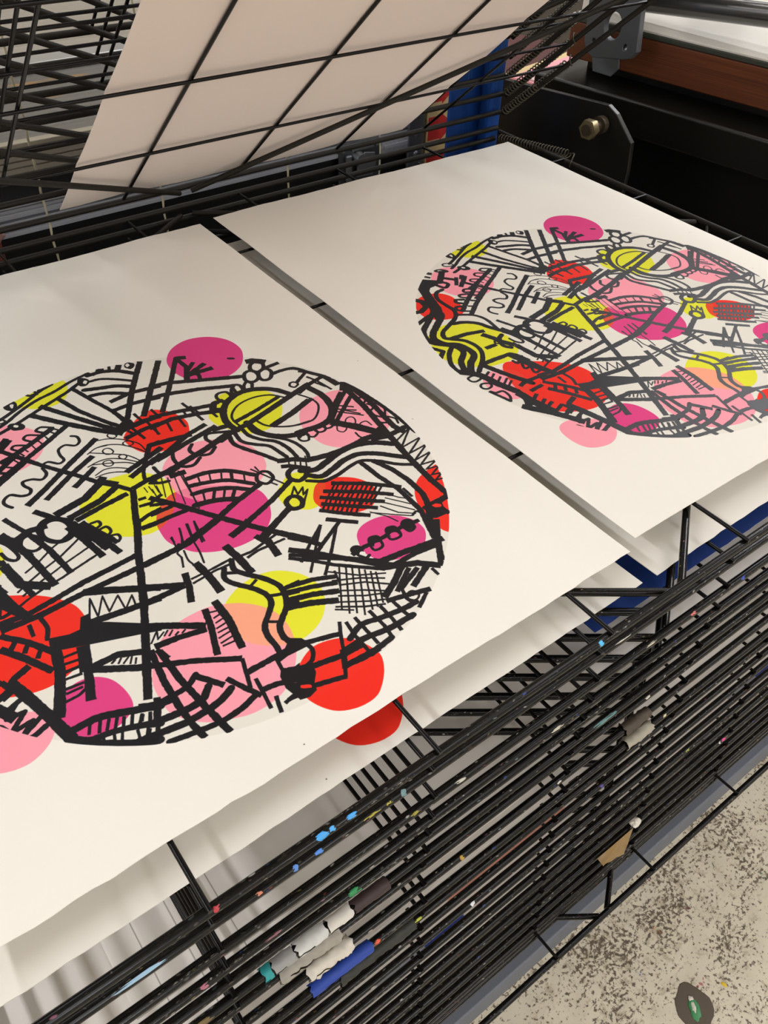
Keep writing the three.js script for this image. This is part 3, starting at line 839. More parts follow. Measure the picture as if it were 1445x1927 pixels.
function wireShelf(y, tiltDeg, depth, dz, k, springs) {
  const g = new THREE.Group(); g.position.set(0, y, HINGE_Z + dz); g.rotation.x = -THREE.MathUtils.degToRad(tiltDeg);
  const n = rack.children.filter((c) => c.name.startsWith('wire_shelf')).length; g.name = n ? 'wire_shelf_' + String(n).padStart(3, '0') : 'wire_shelf'; rack.add(g);
  const D = depth, fm = barMats[k % 4];
  const q = D.toFixed(3);
  part('front_bar', cached('f' + q, () => bar(V(-0.612, -0.0078, D), V(0.612, -0.0078, D), 0.0039, 14)), fm, g);
  const lift = tiltDeg ? 0.004 : k === 1 ? 0.017 : 0.007;   // the hinge bars sit a little above the wires
  part('rear_bar', cached('r' + lift, () => bar(V(-0.604, lift - 0.008, 0), V(0.604, lift - 0.008, 0), 0.004, 12)), dustM, g);
  for (const s of [-1, 1]) part('side_bar', cached('s' + q + s, () => bar(V(s * 0.608, -0.008, 0.002), V(s * 0.608, -0.008, D), 0.004, 12)), dustM, g);
  for (const s of [-2.5, -1.5, -0.5, 0.5, 1.5, 2.5]) part('cross_wire', cached('c' + q + s, () => bar(V(s * 0.174, -0.002, -0.003), V(s * 0.174, -0.002, D + 0.0035), 0.002, 8)), wireM, g);
  for (let i = 0; i < 4; i++) part('long_wire', cached('l' + q + i, () => bar(V(-0.608, -0.0058, 0.16 + 0.172 * i), V(0.608, -0.0058, 0.16 + 0.172 * i), 0.002, 8)), wireM, g);
  for (const s of [-1, 1]) {
    part('brace', cached('b' + q + s, () => bar(V(s * 0.009, -0.012, 0.004), V(s * 0.604, -0.011, 0.43), 0.0036, 10)), dustM, g);
    part('brace', cached('a' + q + s, () => bar(V(s * 0.007, -0.0125, D - 0.003), V(s * 0.604, -0.011, 0.45), 0.0036, 10)), fm, g);
  }
  if (springs) for (const s of [-1, 1]) part('spring', springGeo(s * 0.594), springM, g);
  return g;
}
const FRONT_DZ = [0, -0.004, 0.002, 0.003, 0.002, 0.003, 0.001, 0.005, 0.009, 0.008, 0.01];
const shelves = [];
for (let i = 0; i <= 18; i++) {
  const dz = FRONT_DZ[i] ?? 0.01 + (i - 10) * 0.0028;
  shelves.push(wireShelf(TOP_Y - PITCH * i, 0, 0.877, dz, i, i < 3));
}
for (let i = 0; i < 2; i++) shelves.push(wireShelf(TOP_Y - PITCH * 18 - 0.009 * (i + 1), 0, 0.877, 0.034 + 0.002 * i, i + 1, false));   // the lowest ones have sunk onto each other
wireShelf(0.464, 2.2, 0.877, 0.07, 3, false);                                                  // one shelf slipped forward
for (let i = 0; i < 8; i++) wireShelf(1.059 + 0.0292 * i, 40 + 0.4 * i, 0.877, 0, i, true);                                               // raised shelves
const blueTex = dataTex(128, 512, (x, y) => {
  const s = noise.noise(x * 0.12, y * 0.012, 4) + 0.6 * noise.noise(x * 0.35, y * 0.05, 9), k = THREE.MathUtils.smoothstep(s, 0.45, 0.75) * 0.5, d = 8 * noise.noise(x * 0.05, y * 0.03, 1);
  return [22 + d + 90 * k, 66 + d + 75 * k, 134 + d + 50 * k];
});
const blueM = new THREE.MeshStandardMaterial({ map: blueTex, roughness: 0.42 }), railM = std('#666b75', 0.5);
for (const s of [-1, 1]) {
  const X = (a, b) => s > 0 ? [a, b] : [-b, -a];
  const g = merge([box(...X(0.529, 0.612), 0, 1.62, -0.878, -0.872), box(...X(0.6, 0.612), 0, 1.62, -0.872, -0.842), box(...X(0.585, 0.612), 0, 1.62, -0.842, -0.8345)]);
  part('post', g, blueM, rack);
  part('base_side_rail', box(...X(0.6, 0.655), 0, 0.075, -0.83, -0.02), railM, rack);
}
part('base_rail', box(-0.82, 0.82, 0, 0.085, -0.018, 0.04, 0.004), railM, rack);

// dried paint and stuck tape on the front bars: level, x along the bar, length, colour
function paintBlob(level, x, len, colour, w = 1, up = 0.72) {
  const s = shelves[level], g = new THREE.SphereGeometry(1, 10, 8);
  const p = g.attributes.position, sd = x * 91 + level;
  for (let i = 0; i < p.count; i++) { const k = 1 + 0.7 * noise.noise(p.getX(i) * 2.4 + sd, p.getY(i) * 2, p.getZ(i) * 2); p.setXYZ(i, p.getX(i) * len * 0.42 * k, p.getY(i) * 0.0007 * k, p.getZ(i) * 0.0021 * w * k); }
  g.rotateX(0.78); g.computeVertexNormals();
  part('paint_drip', g, cached('paint' + colour, () => std(colour, 0.4)), s, [x, -0.0078 + 0.0034 * up, 0.877 + 0.0034 * Math.sqrt(1 - up * up)]);
}
for (const [lv, x, len, c, w] of [[0, -0.357, 0.012, '#3fa0e6', 1.1], [0, -0.349, 0.006, '#4aa8ea', 0.8], [0, -0.334, 0.013, '#45a3e8', 0.7], [0, -0.431, 0.006, '#c23a44'], [0, -0.1, 0.008, '#4fb6e6', 1], [1, -0.484, 0.05, '#9dbfd6', 0.6], [1, -0.357, 0.01, '#4a86d8', 0.7], [1, -0.375, 0.006, '#5a8fd8'], [1, -0.314, 0.02, '#b3a63a', 0.5], [1, -0.3, 0.007, '#b8ae48', 0.5], [1, -0.287, 0.006, '#6f8f92', 1.2], [1, -0.402, 0.006, '#d9876a', 0.7], [2, -0.237, 0.014, '#c9c4b4', 0.7], [2, -0.28, 0.01, '#a49a34', 0.6], [4, -0.333, 0.014, '#1f8a4a', 1.1], [2, -0.02, 0.022, '#cfc6b0', 0.5], [1, -0.06, 0.03, '#c9c3b6', 0.4], [3, -0.13, 0.02, '#cfc7b2', 0.6], [2, 0.037, 0.012, '#d8766e', 0.7], [2, 0.11, 0.009, '#3a4fb0', 0.8], [7, -0.22, 0.006, '#c49a3c', 0.9], [8, -0.313, 0.009, '#e0532e', 0.9], [9, -0.267, 0.016, '#c6cf2c', 0.6], [11, -0.198, 0.008, '#e6e4ea', 1], [13, 0.15, 0.01, '#9aa63a', 0.6], [15, 0.244, 0.014, '#e2458f', 0.8], [15, 0.235, 0.006, '#e8e4e0', 0.7], [6, 0.02, 0.012, '#d8d2c0', 0.6], [5, -0.05, 0.05, '#5f8a8a', 0.7], [8, 0.06, 0.008, '#d9cfa8', 0.7], [10, -0.02, 0.008, '#4a3f8a', 0.8], [7, -0.1, 0.01, '#d9d4cc', 0.5], [3, -0.4, 0.02, '#8a5a64', 0.5], [5, -0.46, 0.02, '#6e5a2a', 0.9], [3, -0.452, 0.008, '#b0687c', 0.8]]) paintBlob(lv, x, len, c, w);

function tapeSleeve(level, x0, x1, colour, label, rough, seed, droop = 0) {          // tape wrapped crumpled round a bar
  const n = 26, m = 14, g = new THREE.CylinderGeometry(0.0052, 0.0052, x1 - x0, m, n, true); g.rotateZ(Math.PI / 2);
  const p = g.attributes.position;
  for (let i = 0; i < p.count; i++) {
    const x = p.getX(i), a = Math.atan2(p.getZ(i), p.getY(i)), t = (x - (x0 - x1) / 2) / (x1 - x0);
    const k = 1 + rough * (0.5 + noise.noise(x * 160 + seed, Math.cos(a) * 1.6, Math.sin(a) * 1.6)) + rough * 0.4 * noise.noise(x * 420, a * 1.4, seed);
    const end = (t < 0.04 || t > 0.96) ? 0.004 * noise.noise(a * 1.7, seed, t * 3) : 0;
    p.setXYZ(i, x + end, p.getY(i) * k - (Math.cos(a) < 0 ? droop * (0.6 + noise.noise(x * 60, seed, 1)) : 0), p.getZ(i) * k);
  }
  g.computeVertexNormals();
  const s = shelves[level], m2 = std(colour, 0.6, 0, { side: THREE.DoubleSide });
  const o = solo('tape_wrap', g, m2, label, 'tape');
  o.position.set((x0 + x1) / 2, s.position.y - 0.0078, s.position.z + 0.877); return o;
}
tapeSleeve(8, -0.378, -0.318, '#1f419f', 'bright blue tape wrapped round a front bar at the bottom of the picture', 0.12, 3, 0.002);
tapeSleeve(6, -0.4, -0.345, '#a39d92', 'long crumpled grey tape just above the bright blue tape', 0.55, 11, 0.005);
tapeSleeve(5, -0.404, -0.386, '#9a9a98', 'short grey tape, leftmost on the bar of torn white tapes', 0.15, 17, 0.003);
tapeSleeve(5, -0.384, -0.358, '#cfd0cc', 'white tape with a torn left end on the bar below the green drip', 0.18, 23, 0.004);
tapeSleeve(5, -0.356, -0.335, '#d8d3ca', 'white tape touching the dark red smeared tape', 0.12, 29, 0.003);
tapeSleeve(5, -0.333, -0.3, '#3a2a2a', 'dark tape smeared with red beside white tape', 0.1, 31, 0.003);
tapeSleeve(7, -0.378, -0.336, '#d6cfc2', 'crumpled cream tape partly behind the bright blue tape', 0.5, 37, 0.004);
tapeSleeve(9, -0.35, -0.27, '#2a2c26', 'black shiny tape wrap under the bright blue tape', 0.3, 41, 0.002);
tapeSleeve(5, -0.412, -0.405, '#2a9a9c', 'scrap of teal tape at the left end of the torn tapes', 0.1, 43, 0.003);
tapeSleeve(7, -0.008, 0.03, '#4a4034', 'brownish grey tape wrapped near the middle of the front bars', 0.3, 47);
tapeSleeve(8, 0.0, 0.04, '#a59f8e', 'pale grey tape wrapped below the brownish grey tape', 0.35, 53);
{
  // brown packing tape hanging as a flag
  const s = shelves[16], g = new THREE.PlaneGeometry(1, 1, 16, 12), p = g.attributes.position;
  for (let i = 0; i < p.count; i++) {
    const u = p.getX(i) + 0.5, v = 0.5 - p.getY(i), drop = v * (0.002 + 0.03 * u);
    p.setXYZ(i, -0.005 + 0.065 * u - 0.018 * v * u * u, -drop, 0.006 + 0.01 * v + 0.0016 * noise.noise(u * 5, v * 4, 3) * (v + 0.1));
  }
  g.computeVertexNormals();
  const o = solo('tape_flag', g, new THREE.MeshPhysicalMaterial({ color: col('#9a7a45'), roughness: 0.3, transmission: 0.25, thickness: 0, side: THREE.DoubleSide }), 'piece of brown packing tape hanging from a low front bar', 'tape');
  o.position.set(0.01, s.position.y - 0.002, s.position.z + 0.8755);
  const g2 = new THREE.SphereGeometry(0.006, 14, 10); { const p2 = g2.attributes.position; for (let i = 0; i < p2.count; i++) { const k2 = 1 + 0.8 * noise.noise(p2.getX(i) * 300, p2.getY(i) * 300, p2.getZ(i) * 300); p2.setXYZ(i, p2.getX(i) * k2 * 1.2, p2.getY(i) * 0.45 * k2, p2.getZ(i) * k2 * 0.9); } g2.computeVertexNormals(); }
  const w = solo('paper_scrap', g2, std('#e8e2d4', 0.8), 'small white paper scrap stuck above the brown packing tape', 'scrap'); w.position.set(0.074, s.position.y + 0.003, s.position.z + 0.879);
}

// ---------------------------------------------------------------- sheets of paper
function sheetGeo(w, d, o = {}) {
  const nx = o.nx || 48, nz = o.nz || 64, th = 0.0006, g = new THREE.BoxGeometry(w, th, d, nx, 1, nz), p = g.attributes.position, uv = g.attributes.uv, nr = g.attributes.normal;
  const sd = o.seed || 0, sag = o.sag ?? 0.0012, x0 = o.wireX || 0, z0 = o.wireZ || 0;
  for (let i = 0; i < p.count; i++) {
    let x = p.getX(i), y = p.getY(i), z = p.getZ(i);
    const top = nr.getY(i) > 0.5;
    uv.setXY(i, top ? x / w + 0.5 : 0.004, top ? 0.5 - z / d : 0.004);
    const e = Math.max(0, Math.abs(z) / (d / 2) - 0.985) / 0.015;
    z += Math.sign(z) * e * (0.0016 * noise.noise(x * 42, sd, Math.sign(z)) + 0.0009 * noise.noise(x * 160, sd, Math.sign(z)) + (o.wave || 0.0012) * noise.noise(x * 9, sd + 5, Math.sign(z)));
    const fx = Math.abs(Math.sin(Math.PI * (x - x0) / 0.174)), fz = Math.abs(Math.sin(Math.PI * (z - z0) / 0.172));
    y += -sag * Math.pow(fx, o.pow || 1) * (0.35 + 0.65 * Math.pow(fz, o.pow || 1)) + (o.ripple ?? 0.0006) * noise.noise(x * 7 + sd, z * 7, sd) * 1.0;
    const f = Math.max(0, z - (d / 2 - (o.lipLen || 0.05))) / (o.lipLen || 0.05);
    y += (o.lip || 0) * f * f * (1 + 0.5 * noise.noise(x * 6, sd, 9));
    p.setXYZ(i, x, y, z);
  }
  g.computeVertexNormals(); return g;
}
function laySheet(name, x0, zFront, level, mat, o, label, category, group) {
  const w = o.w || SHEET_W, d = o.d || SHEET_D;
  const m = solo(name, sheetGeo(w, d, { ...o, wireX: 0.087 - (x0 + w / 2), wireZ: HINGE_Z + 0.16 - (zFront - d / 2) }), mat, label, category, group);
  m.position.set(x0 + w / 2, TOP_Y - PITCH * level + (o.lift ?? 0.0013), zFront - d / 2); if (o.turn) m.rotation.y = o.turn;
  return m;
}
laySheet('art_print', -0.5655, 0.001, 0, M.print, { seed: 2 }, 'left of the two full screen prints on the top shelf, cut by the picture edge', 'print');
laySheet('art_print', 0.0095, -0.0045, 0, M.print, { seed: 5, turn: -0.0108 }, 'right of the two full screen prints on the top shelf, nearer the press', 'print');
laySheet('art_print', -0.5595, 0.018, 1, M.print, { seed: 9, lip: 0.001 }, 'screen print under the left top print, a red dot edge showing', 'print');
laySheet('art_print', 0.0125, 0.019, 1, M.print, { seed: 12, lip: 0.001 }, 'screen print under the right top print, only its white margin showing', 'print');
laySheet('printed_sheet', -0.056, 0.019, 2, M.navy, { seed: 15 }, 'navy blue printed sheet showing below the white margins', 'print');
const under = (nm, x0, zf, lv, sd, label, m = M.paper, turn = 0) => laySheet(nm, x0, zf, lv, m, { seed: sd, nx: 24, nz: 20, turn }, label, 'paper');
under('blank_sheet', -0.048, 0.03, 4, 21, 'white sheet just below the navy sheet at the right');
const ruled = new THREE.MeshStandardMaterial({ roughness: 0.92, map: canvasTex(1024, 1400, (g, W, H) => { g.fillStyle = '#efe8de'; g.fillRect(0, 0, W, H); g.fillStyle = '#8a8378'; for (const x of [0.045, 0.1, 0.17]) g.fillRect(W * x, H * 0.6, 1.2, H * 0.4); for (const y of [0.9, 0.925, 0.955, 0.98]) g.fillRect(0, H * y, W * 0.45, 1.2); }, true, false) });
under('blank_sheet', -0.497, 0.03, 8, 24, 'white sheet with thin ruled lines below the left prints', ruled);
under('blank_sheet', 0.03, 0.025, 8, 26, 'white sheet in the right half of the rack below the navy one');
under('blank_sheet', -0.6, 0.035, 11, 28, 'white sheet low in the left half behind the torn tapes');
under('blank_sheet', 0.02, 0.035, 11, 30, 'white sheet at the right half, behind the pale grey tape');
const blueTest = canvasTex(512, 700, (g, W, H) => {
  g.fillStyle = '#ece2da'; g.fillRect(0, 0, W, H);
  const bx = (x) => x * W, bz = (z) => z * H;
  g.fillStyle = '#9ea2ad'; g.fillRect(bx(0.47), 0, bx(0.11), H);
  g.fillStyle = '#1c3c98'; g.fillRect(bx(0.58), 0, bx(0.095), H);
  g.fillStyle = '#d9685f'; for (let i = 0; i < 90; i++) { g.globalAlpha = rr(0.4, 0.9); g.fillRect(bx(0.69) + rnd() * bx(0.075), rnd() * H, rr(3, 9), rr(6, 26)); }
  g.globalAlpha = 1; g.fillStyle = '#b9b0a8'; for (let i = 0; i < 60; i++) { g.globalAlpha = 0.35; g.fillRect(bx(0.8) + rnd() * bx(0.2), rnd() * H, rr(10, 40), rr(10, 40)); }
  g.globalAlpha = 1;
}, true, false);
const blueTestM = new THREE.MeshStandardMaterial({ map: blueTest, roughness: 0.85 });
under('printed_sheet', -0.56, 0.05, 14, 33, 'sheet printed with a blue band and red marks low in the left half', blueTestM);
under('printed_sheet', 0.01, 0.052, 14, 35, 'sheet with a blue band low in the right half behind the bars', blueTestM);
under('blank_sheet', -0.5, 0.055, 16, 38, 'lowest white sheet in the left half of the rack');
under('blank_sheet', 0.08, 0.05, 16, 40, 'lowest pinkish white sheet in the right half of the rack', M.blank);

const salmon = new THREE.MeshStandardMaterial({ roughness: 0.85, map: canvasTex(256, 128, (g, W, H) => { g.fillStyle = '#ece2da'; g.fillRect(0, 0, W, H); g.fillStyle = '#e39a84'; g.fillRect(W * 0.62, 0, W * 0.3, H); g.fillStyle = '#b9bcc4'; g.fillRect(W * 0.1, 0, W * 0.12, H); }, true, false) });
under('printed_sheet', -0.552, 0.045, 12, 51, 'sheet printed with a salmon pink block seen between the middle bars', salmon);
for (const [x0, zf, lv, sd] of [[-0.49, 0.03, 9, 61], [0.03, 0.04, 9, 62], [-0.494, 0.038, 10, 63], [0.02, 0.03, 12, 64], [-0.55, 0.05, 13, 65], [0.02, 0.05, 13, 66], [-0.56, 0.055, 15, 67], [0.01, 0.05, 15, 68], [-0.55, 0.05, 17, 69]])
  tag(under('blank_sheet', x0, zf, lv, sd, 'white sheet edge seen only in slits between the low front bars'), null, null, 'white sheets in the low shelves');
{ // the sheet lying on the raised shelf, seen from below
  const g = sheetGeo(SHEET_W, SHEET_D, { seed: 44, nx: 96, nz: 132, sag: 0.0042, pow: 0.45, wireX: 0.087 - 0.1, wireZ: 0.16 - 0.4, ripple: 0.0004 });
  const o = solo('blank_sheet', g, M.blank, 'pinkish white sheet lying on the raised shelf, seen from below through the wires', 'paper');
  const t = THREE.MathUtils.degToRad(40), s = 0.02 + SHEET_D / 2, up = 0.0016;
  o.position.set(0.1, 1.059 + s * Math.sin(t) + up * Math.cos(t), HINGE_Z + s * Math.cos(t) - up * Math.sin(t)); o.rotation.x = -t;
}

// ---------------------------------------------------------------- twine tied down the back of the rack
[[-0.187, 'first from the left, left of the raised sheet'], [-0.026, 'second from the left, under the raised sheet'], [0.18, 'third from the left, beside the case'], [0.355, 'fourth from the left, crossing the case latch']].forEach(([x, which], i) => {
  const p = []; for (let k = 0; k <= 60; k++) { const y = 0.9 + 0.42 * k / 60; p.push(V(x + 0.0025 * noise.noise(y * 20, i, 2), y, HINGE_Z - 0.0105 + 0.002 * noise.noise(y * 16, i, 5))); }
  const a = new THREE.TubeGeometry(new THREE.CatmullRomCurve3(p), 90, 0.0014, 6);
  const q = p.map((v, k) => V(v.x + 0.0011 * Math.cos(k * 1.3), v.y, v.z + 0.0011 * Math.sin(k * 1.3)));
  const b = new THREE.TubeGeometry(new THREE.CatmullRomCurve3(q), 120, 0.0009, 5);
  solo('twine', merge([a, b]), std('#b9b093', 0.95), 'pale twine behind the rack, ' + which, 'twine');
});

// ---------------------------------------------------------------- flight case behind the rack
{
  const g = thing('flight_case', 'black flight case with aluminium edging and a butterfly latch behind the rack', 'case', [-0.2, 0, -1.0]);
  const black = std('#0d0d0e', 0.55), steel = std('#8d9094', 0.34, 0.85);
  const scr = dataTex(512, 32, (x, y) => { const v = 205 + 25 * noise.noise(x * 0.02, y * 0.8, 1) + 14 * (rnd() - 0.5) - 30 * Math.max(0, noise.noise(x * 0.05, y * 0.2, 6)); return [v, v, v + 3]; });
  const alu = new THREE.MeshStandardMaterial({ map: scr, color: col('#e0e2e6'), roughness: 0.45, metalness: 0.2 });
  const x1 = 0.772, x0 = -0.9;
  part('lower_body', box(x0, x1, 0, 0.972, -0.68, -0.006), black, g);
  part('lid', box(x0, x1, 1.008, 1.05, -0.68, -0.006), black, g);
  const ext = (y0, y1) => merge([box(x0, x1 - 0.03, y0, y1, -0.004, 0.002), box(x0, x1 - 0.03, y1 - 0.006, y1, 0.002, 0.006), box(x0, x1 - 0.03, y0, y0 + 0.006, 0.002, 0.006), box(x0, x1 - 0.03, (y0 + y1) / 2 - 0.002, (y0 + y1) / 2 + 0.002, 0.002, 0.0045)]);
  part('edge_extrusion', ext(0.995, 1.016), alu, g); part('edge_extrusion', ext(0.969, 0.99), alu, g);
  part('tongue', box(x0, x1, 0.97, 1.01, -0.04, -0.004), alu, g);
  const cp = new THREE.Shape([[0.738, 0.9], [0.772, 0.9], [0.772, 1.03], [0.738, 1.03]].map((q) => new THREE.Vector2(...q)));
  const corner = part('corner_plate', new THREE.ExtrudeGeometry(cp, { depth: 0.004, bevelSize: 0.0015, bevelThickness: 0.0015, bevelSegments: 2 }), steel, g, [0, 0, 0.006]);
  for (const y of [0.915, 0.945, 0.98, 1.012]) part('rivet', new THREE.SphereGeometry(0.006, 12, 8), steel, corner, [0.755, y, 0.006]).scale.z = 0.6;
  const latch = new THREE.Group(); latch.name = 'latch'; g.add(latch); latch.position.set(0.625, 0.955, 0.008);
  part('dish', box(-0.045, 0.045, -0.045, 0.035, -0.004, 0.002, 0.002), std('#5d6163', 0.4, 0.8), latch);
  part('wing', (() => { const s = new THREE.Shape([[-0.012, -0.022], [0.022, -0.024], [0.03, -0.002], [0.026, 0.014], [0.004, 0.018], [-0.01, 0.004]].map((q) => new THREE.Vector2(...q))); s.holes.push(new THREE.Path().absarc(0.018, 0.004, 0.005, 0, 7)); return new THREE.ExtrudeGeometry(s, { depth: 0.003, bevelSize: 0.001, bevelThickness: 0.001, bevelSegments: 2 }); })(), steel, latch, [0, 0, 0.008]);
  part('boss', new THREE.CylinderGeometry(0.011, 0.014, 0.016, 20).rotateX(Math.PI / 2), steel, latch, [-0.006, 0.008, 0.01]);
  part('catch', merge([box(-0.034, -0.022, -0.03, 0.018, 0.002, 0.01, 0.003), box(-0.02, 0.03, 0.022, 0.03, 0.002, 0.006, 0.001)]), steel, latch);
  for (const [x, y] of [[-0.037, 0.025], [-0.037, -0.037], [0.037, 0.025], [0.037, -0.037]]) part('rivet', new THREE.SphereGeometry(0.0045, 10, 8), steel, latch, [x, y, 0.002]);
  part('strap_plate', merge([box(0.675, 0.74, 0.957, 0.982, 0.006, 0.009, 0.001), box(0.68, 0.735, 0.9665, 0.9725, 0.009, 0.011)]), alu, g);
}
{ // long grey board with a metal sheet lying on the case
  const woodT = dataTex(512, 256, (x, y) => { const s = noise.noise(x * 0.012, y * 0.35, 2) + 0.5 * noise.noise(x * 0.03, y * 0.9, 5), v = 150 + 34 * s + 12 * (rnd() - 0.5); return [v, v * 0.95, v * 0.86]; });
  const woodM = new THREE.MeshStandardMaterial({ map: woodT, roughness: 0.8 });
  const g = thing('trestle_board', 'weathered grey board with grooved front edge lying on the flight case', 'board', [-0.3, 1.0501, -1.0]);
  const grooves = [box(-1, 0.7, 0.0, 0.036, -0.72, -0.003)]; for (const y of [0.003, 0.0115, 0.02, 0.0285]) grooves.push(box(-1, 0.7, y, y + 0.006, -0.003, 0.0));
  part('core', merge(grooves), woodM, g);
  part('front_trim', box(-1, 0.7, 0.036, 0.044, -0.012, 0.002, 0.002), std('#b3ab98', 0.4, 0.5), g);
  const rust = dataTex(512, 256, (x, y) => { const r = THREE.MathUtils.smoothstep(noise.noise(x * 0.018, y * 0.03, 3) + 0.4 * noise.noise(x * 0.07, y * 0.1, 8), 0.25, 0.6), v = 126 + 14 * noise.noise(x * 0.01, y * 0.2, 4) + 8 * (rnd() - 0.5); return [v + 50 * r, v - 2 + 12 * r, v - 8 - 30 * r]; });
  part('metal_sheet', box(-1, 0.7, 0.036, 0.042, -0.30, -0.012), new THREE.MeshStandardMaterial({ map: rust, roughness: 0.4, metalness: 0.6 }), g);
  part('aluminium_rail', box(-1, 0.7, 0.042, 0.058, -0.345, -0.30, 0.003), std('#c9c9c6', 0.35, 0.8), g);
  for (let i = 0; i < 4; i++) part('plank', box(-1, 0.7, 0.036, 0.05, -0.345 - 0.095 * (i + 1), -0.348 - 0.095 * i, 0.002), woodM, g);
  part('slot', box(0.425, 0.445, 0.05, 0.0508, -0.465, -0.457), std('#3a2f28', 0.8), g);
}
{ // red tape on the case edge
  const o = solo('red_tape', box(-0.0145, 0.0145, -0.03, 0.03, 0, 0.003, 0.001), std('#7d3a2c', 0.6), 'brownish red tape hanging on the case edge at the far left', 'tape'); o.position.set(-0.236, 0.972, -0.989);
  const g = new THREE.SphereGeometry(0.012, 14, 10), p = g.attributes.position; for (let i = 0; i < p.count; i++) { const k = 1 + 0.6 * noise.noise(p.getX(i) * 160, p.getY(i) * 160, p.getZ(i) * 160); p.setXYZ(i, p.getX(i) * k, p.getY(i) * k * 0.9, p.getZ(i) * k * 0.4); } g.computeVertexNormals();
  const c = solo('crumpled_film', g, std('#b08a80', 0.25), 'crumpled clear film stuck on the brownish red tape', 'film'); c.position.set(-0.228, 0.984, -0.983);
}
{ // box printed with red arrows
  const arrow = canvasTex(256, 1024, (g, W, H) => {
    g.fillStyle = '#bfa878'; g.fillRect(0, 0, W, H); g.fillStyle = '#b01f1a';
    const s = H / 1.06, arr = (y, h) => { g.beginPath(); g.moveTo(0, H - (y + h / 2) * s); g.lineTo(W * 0.3, H - (y + h / 2) * s); g.lineTo(W * 0.3, H - (y + h * 0.62) * s); g.lineTo(W * 0.62, H - y * s); g.lineTo(W * 0.3, H - (y - h * 0.62) * s); g.lineTo(W * 0.3, H - (y - h / 2) * s); g.lineTo(0, H - (y - h / 2) * s); g.fill(); };
    for (const y of [1.052, 0.985, 0.918, 0.85]) arr(y, 0.042);
  }, true, false);
  const o = solo('cardboard_box', box(0.0, 0.1, 0, 1.06, -0.3, 0), new THREE.MeshStandardMaterial({ map: arrow, roughness: 0.8 }), 'tan box printed with red arrows between the case and blue post', 'box'); o.position.set(0.579, 0, -0.985);
}

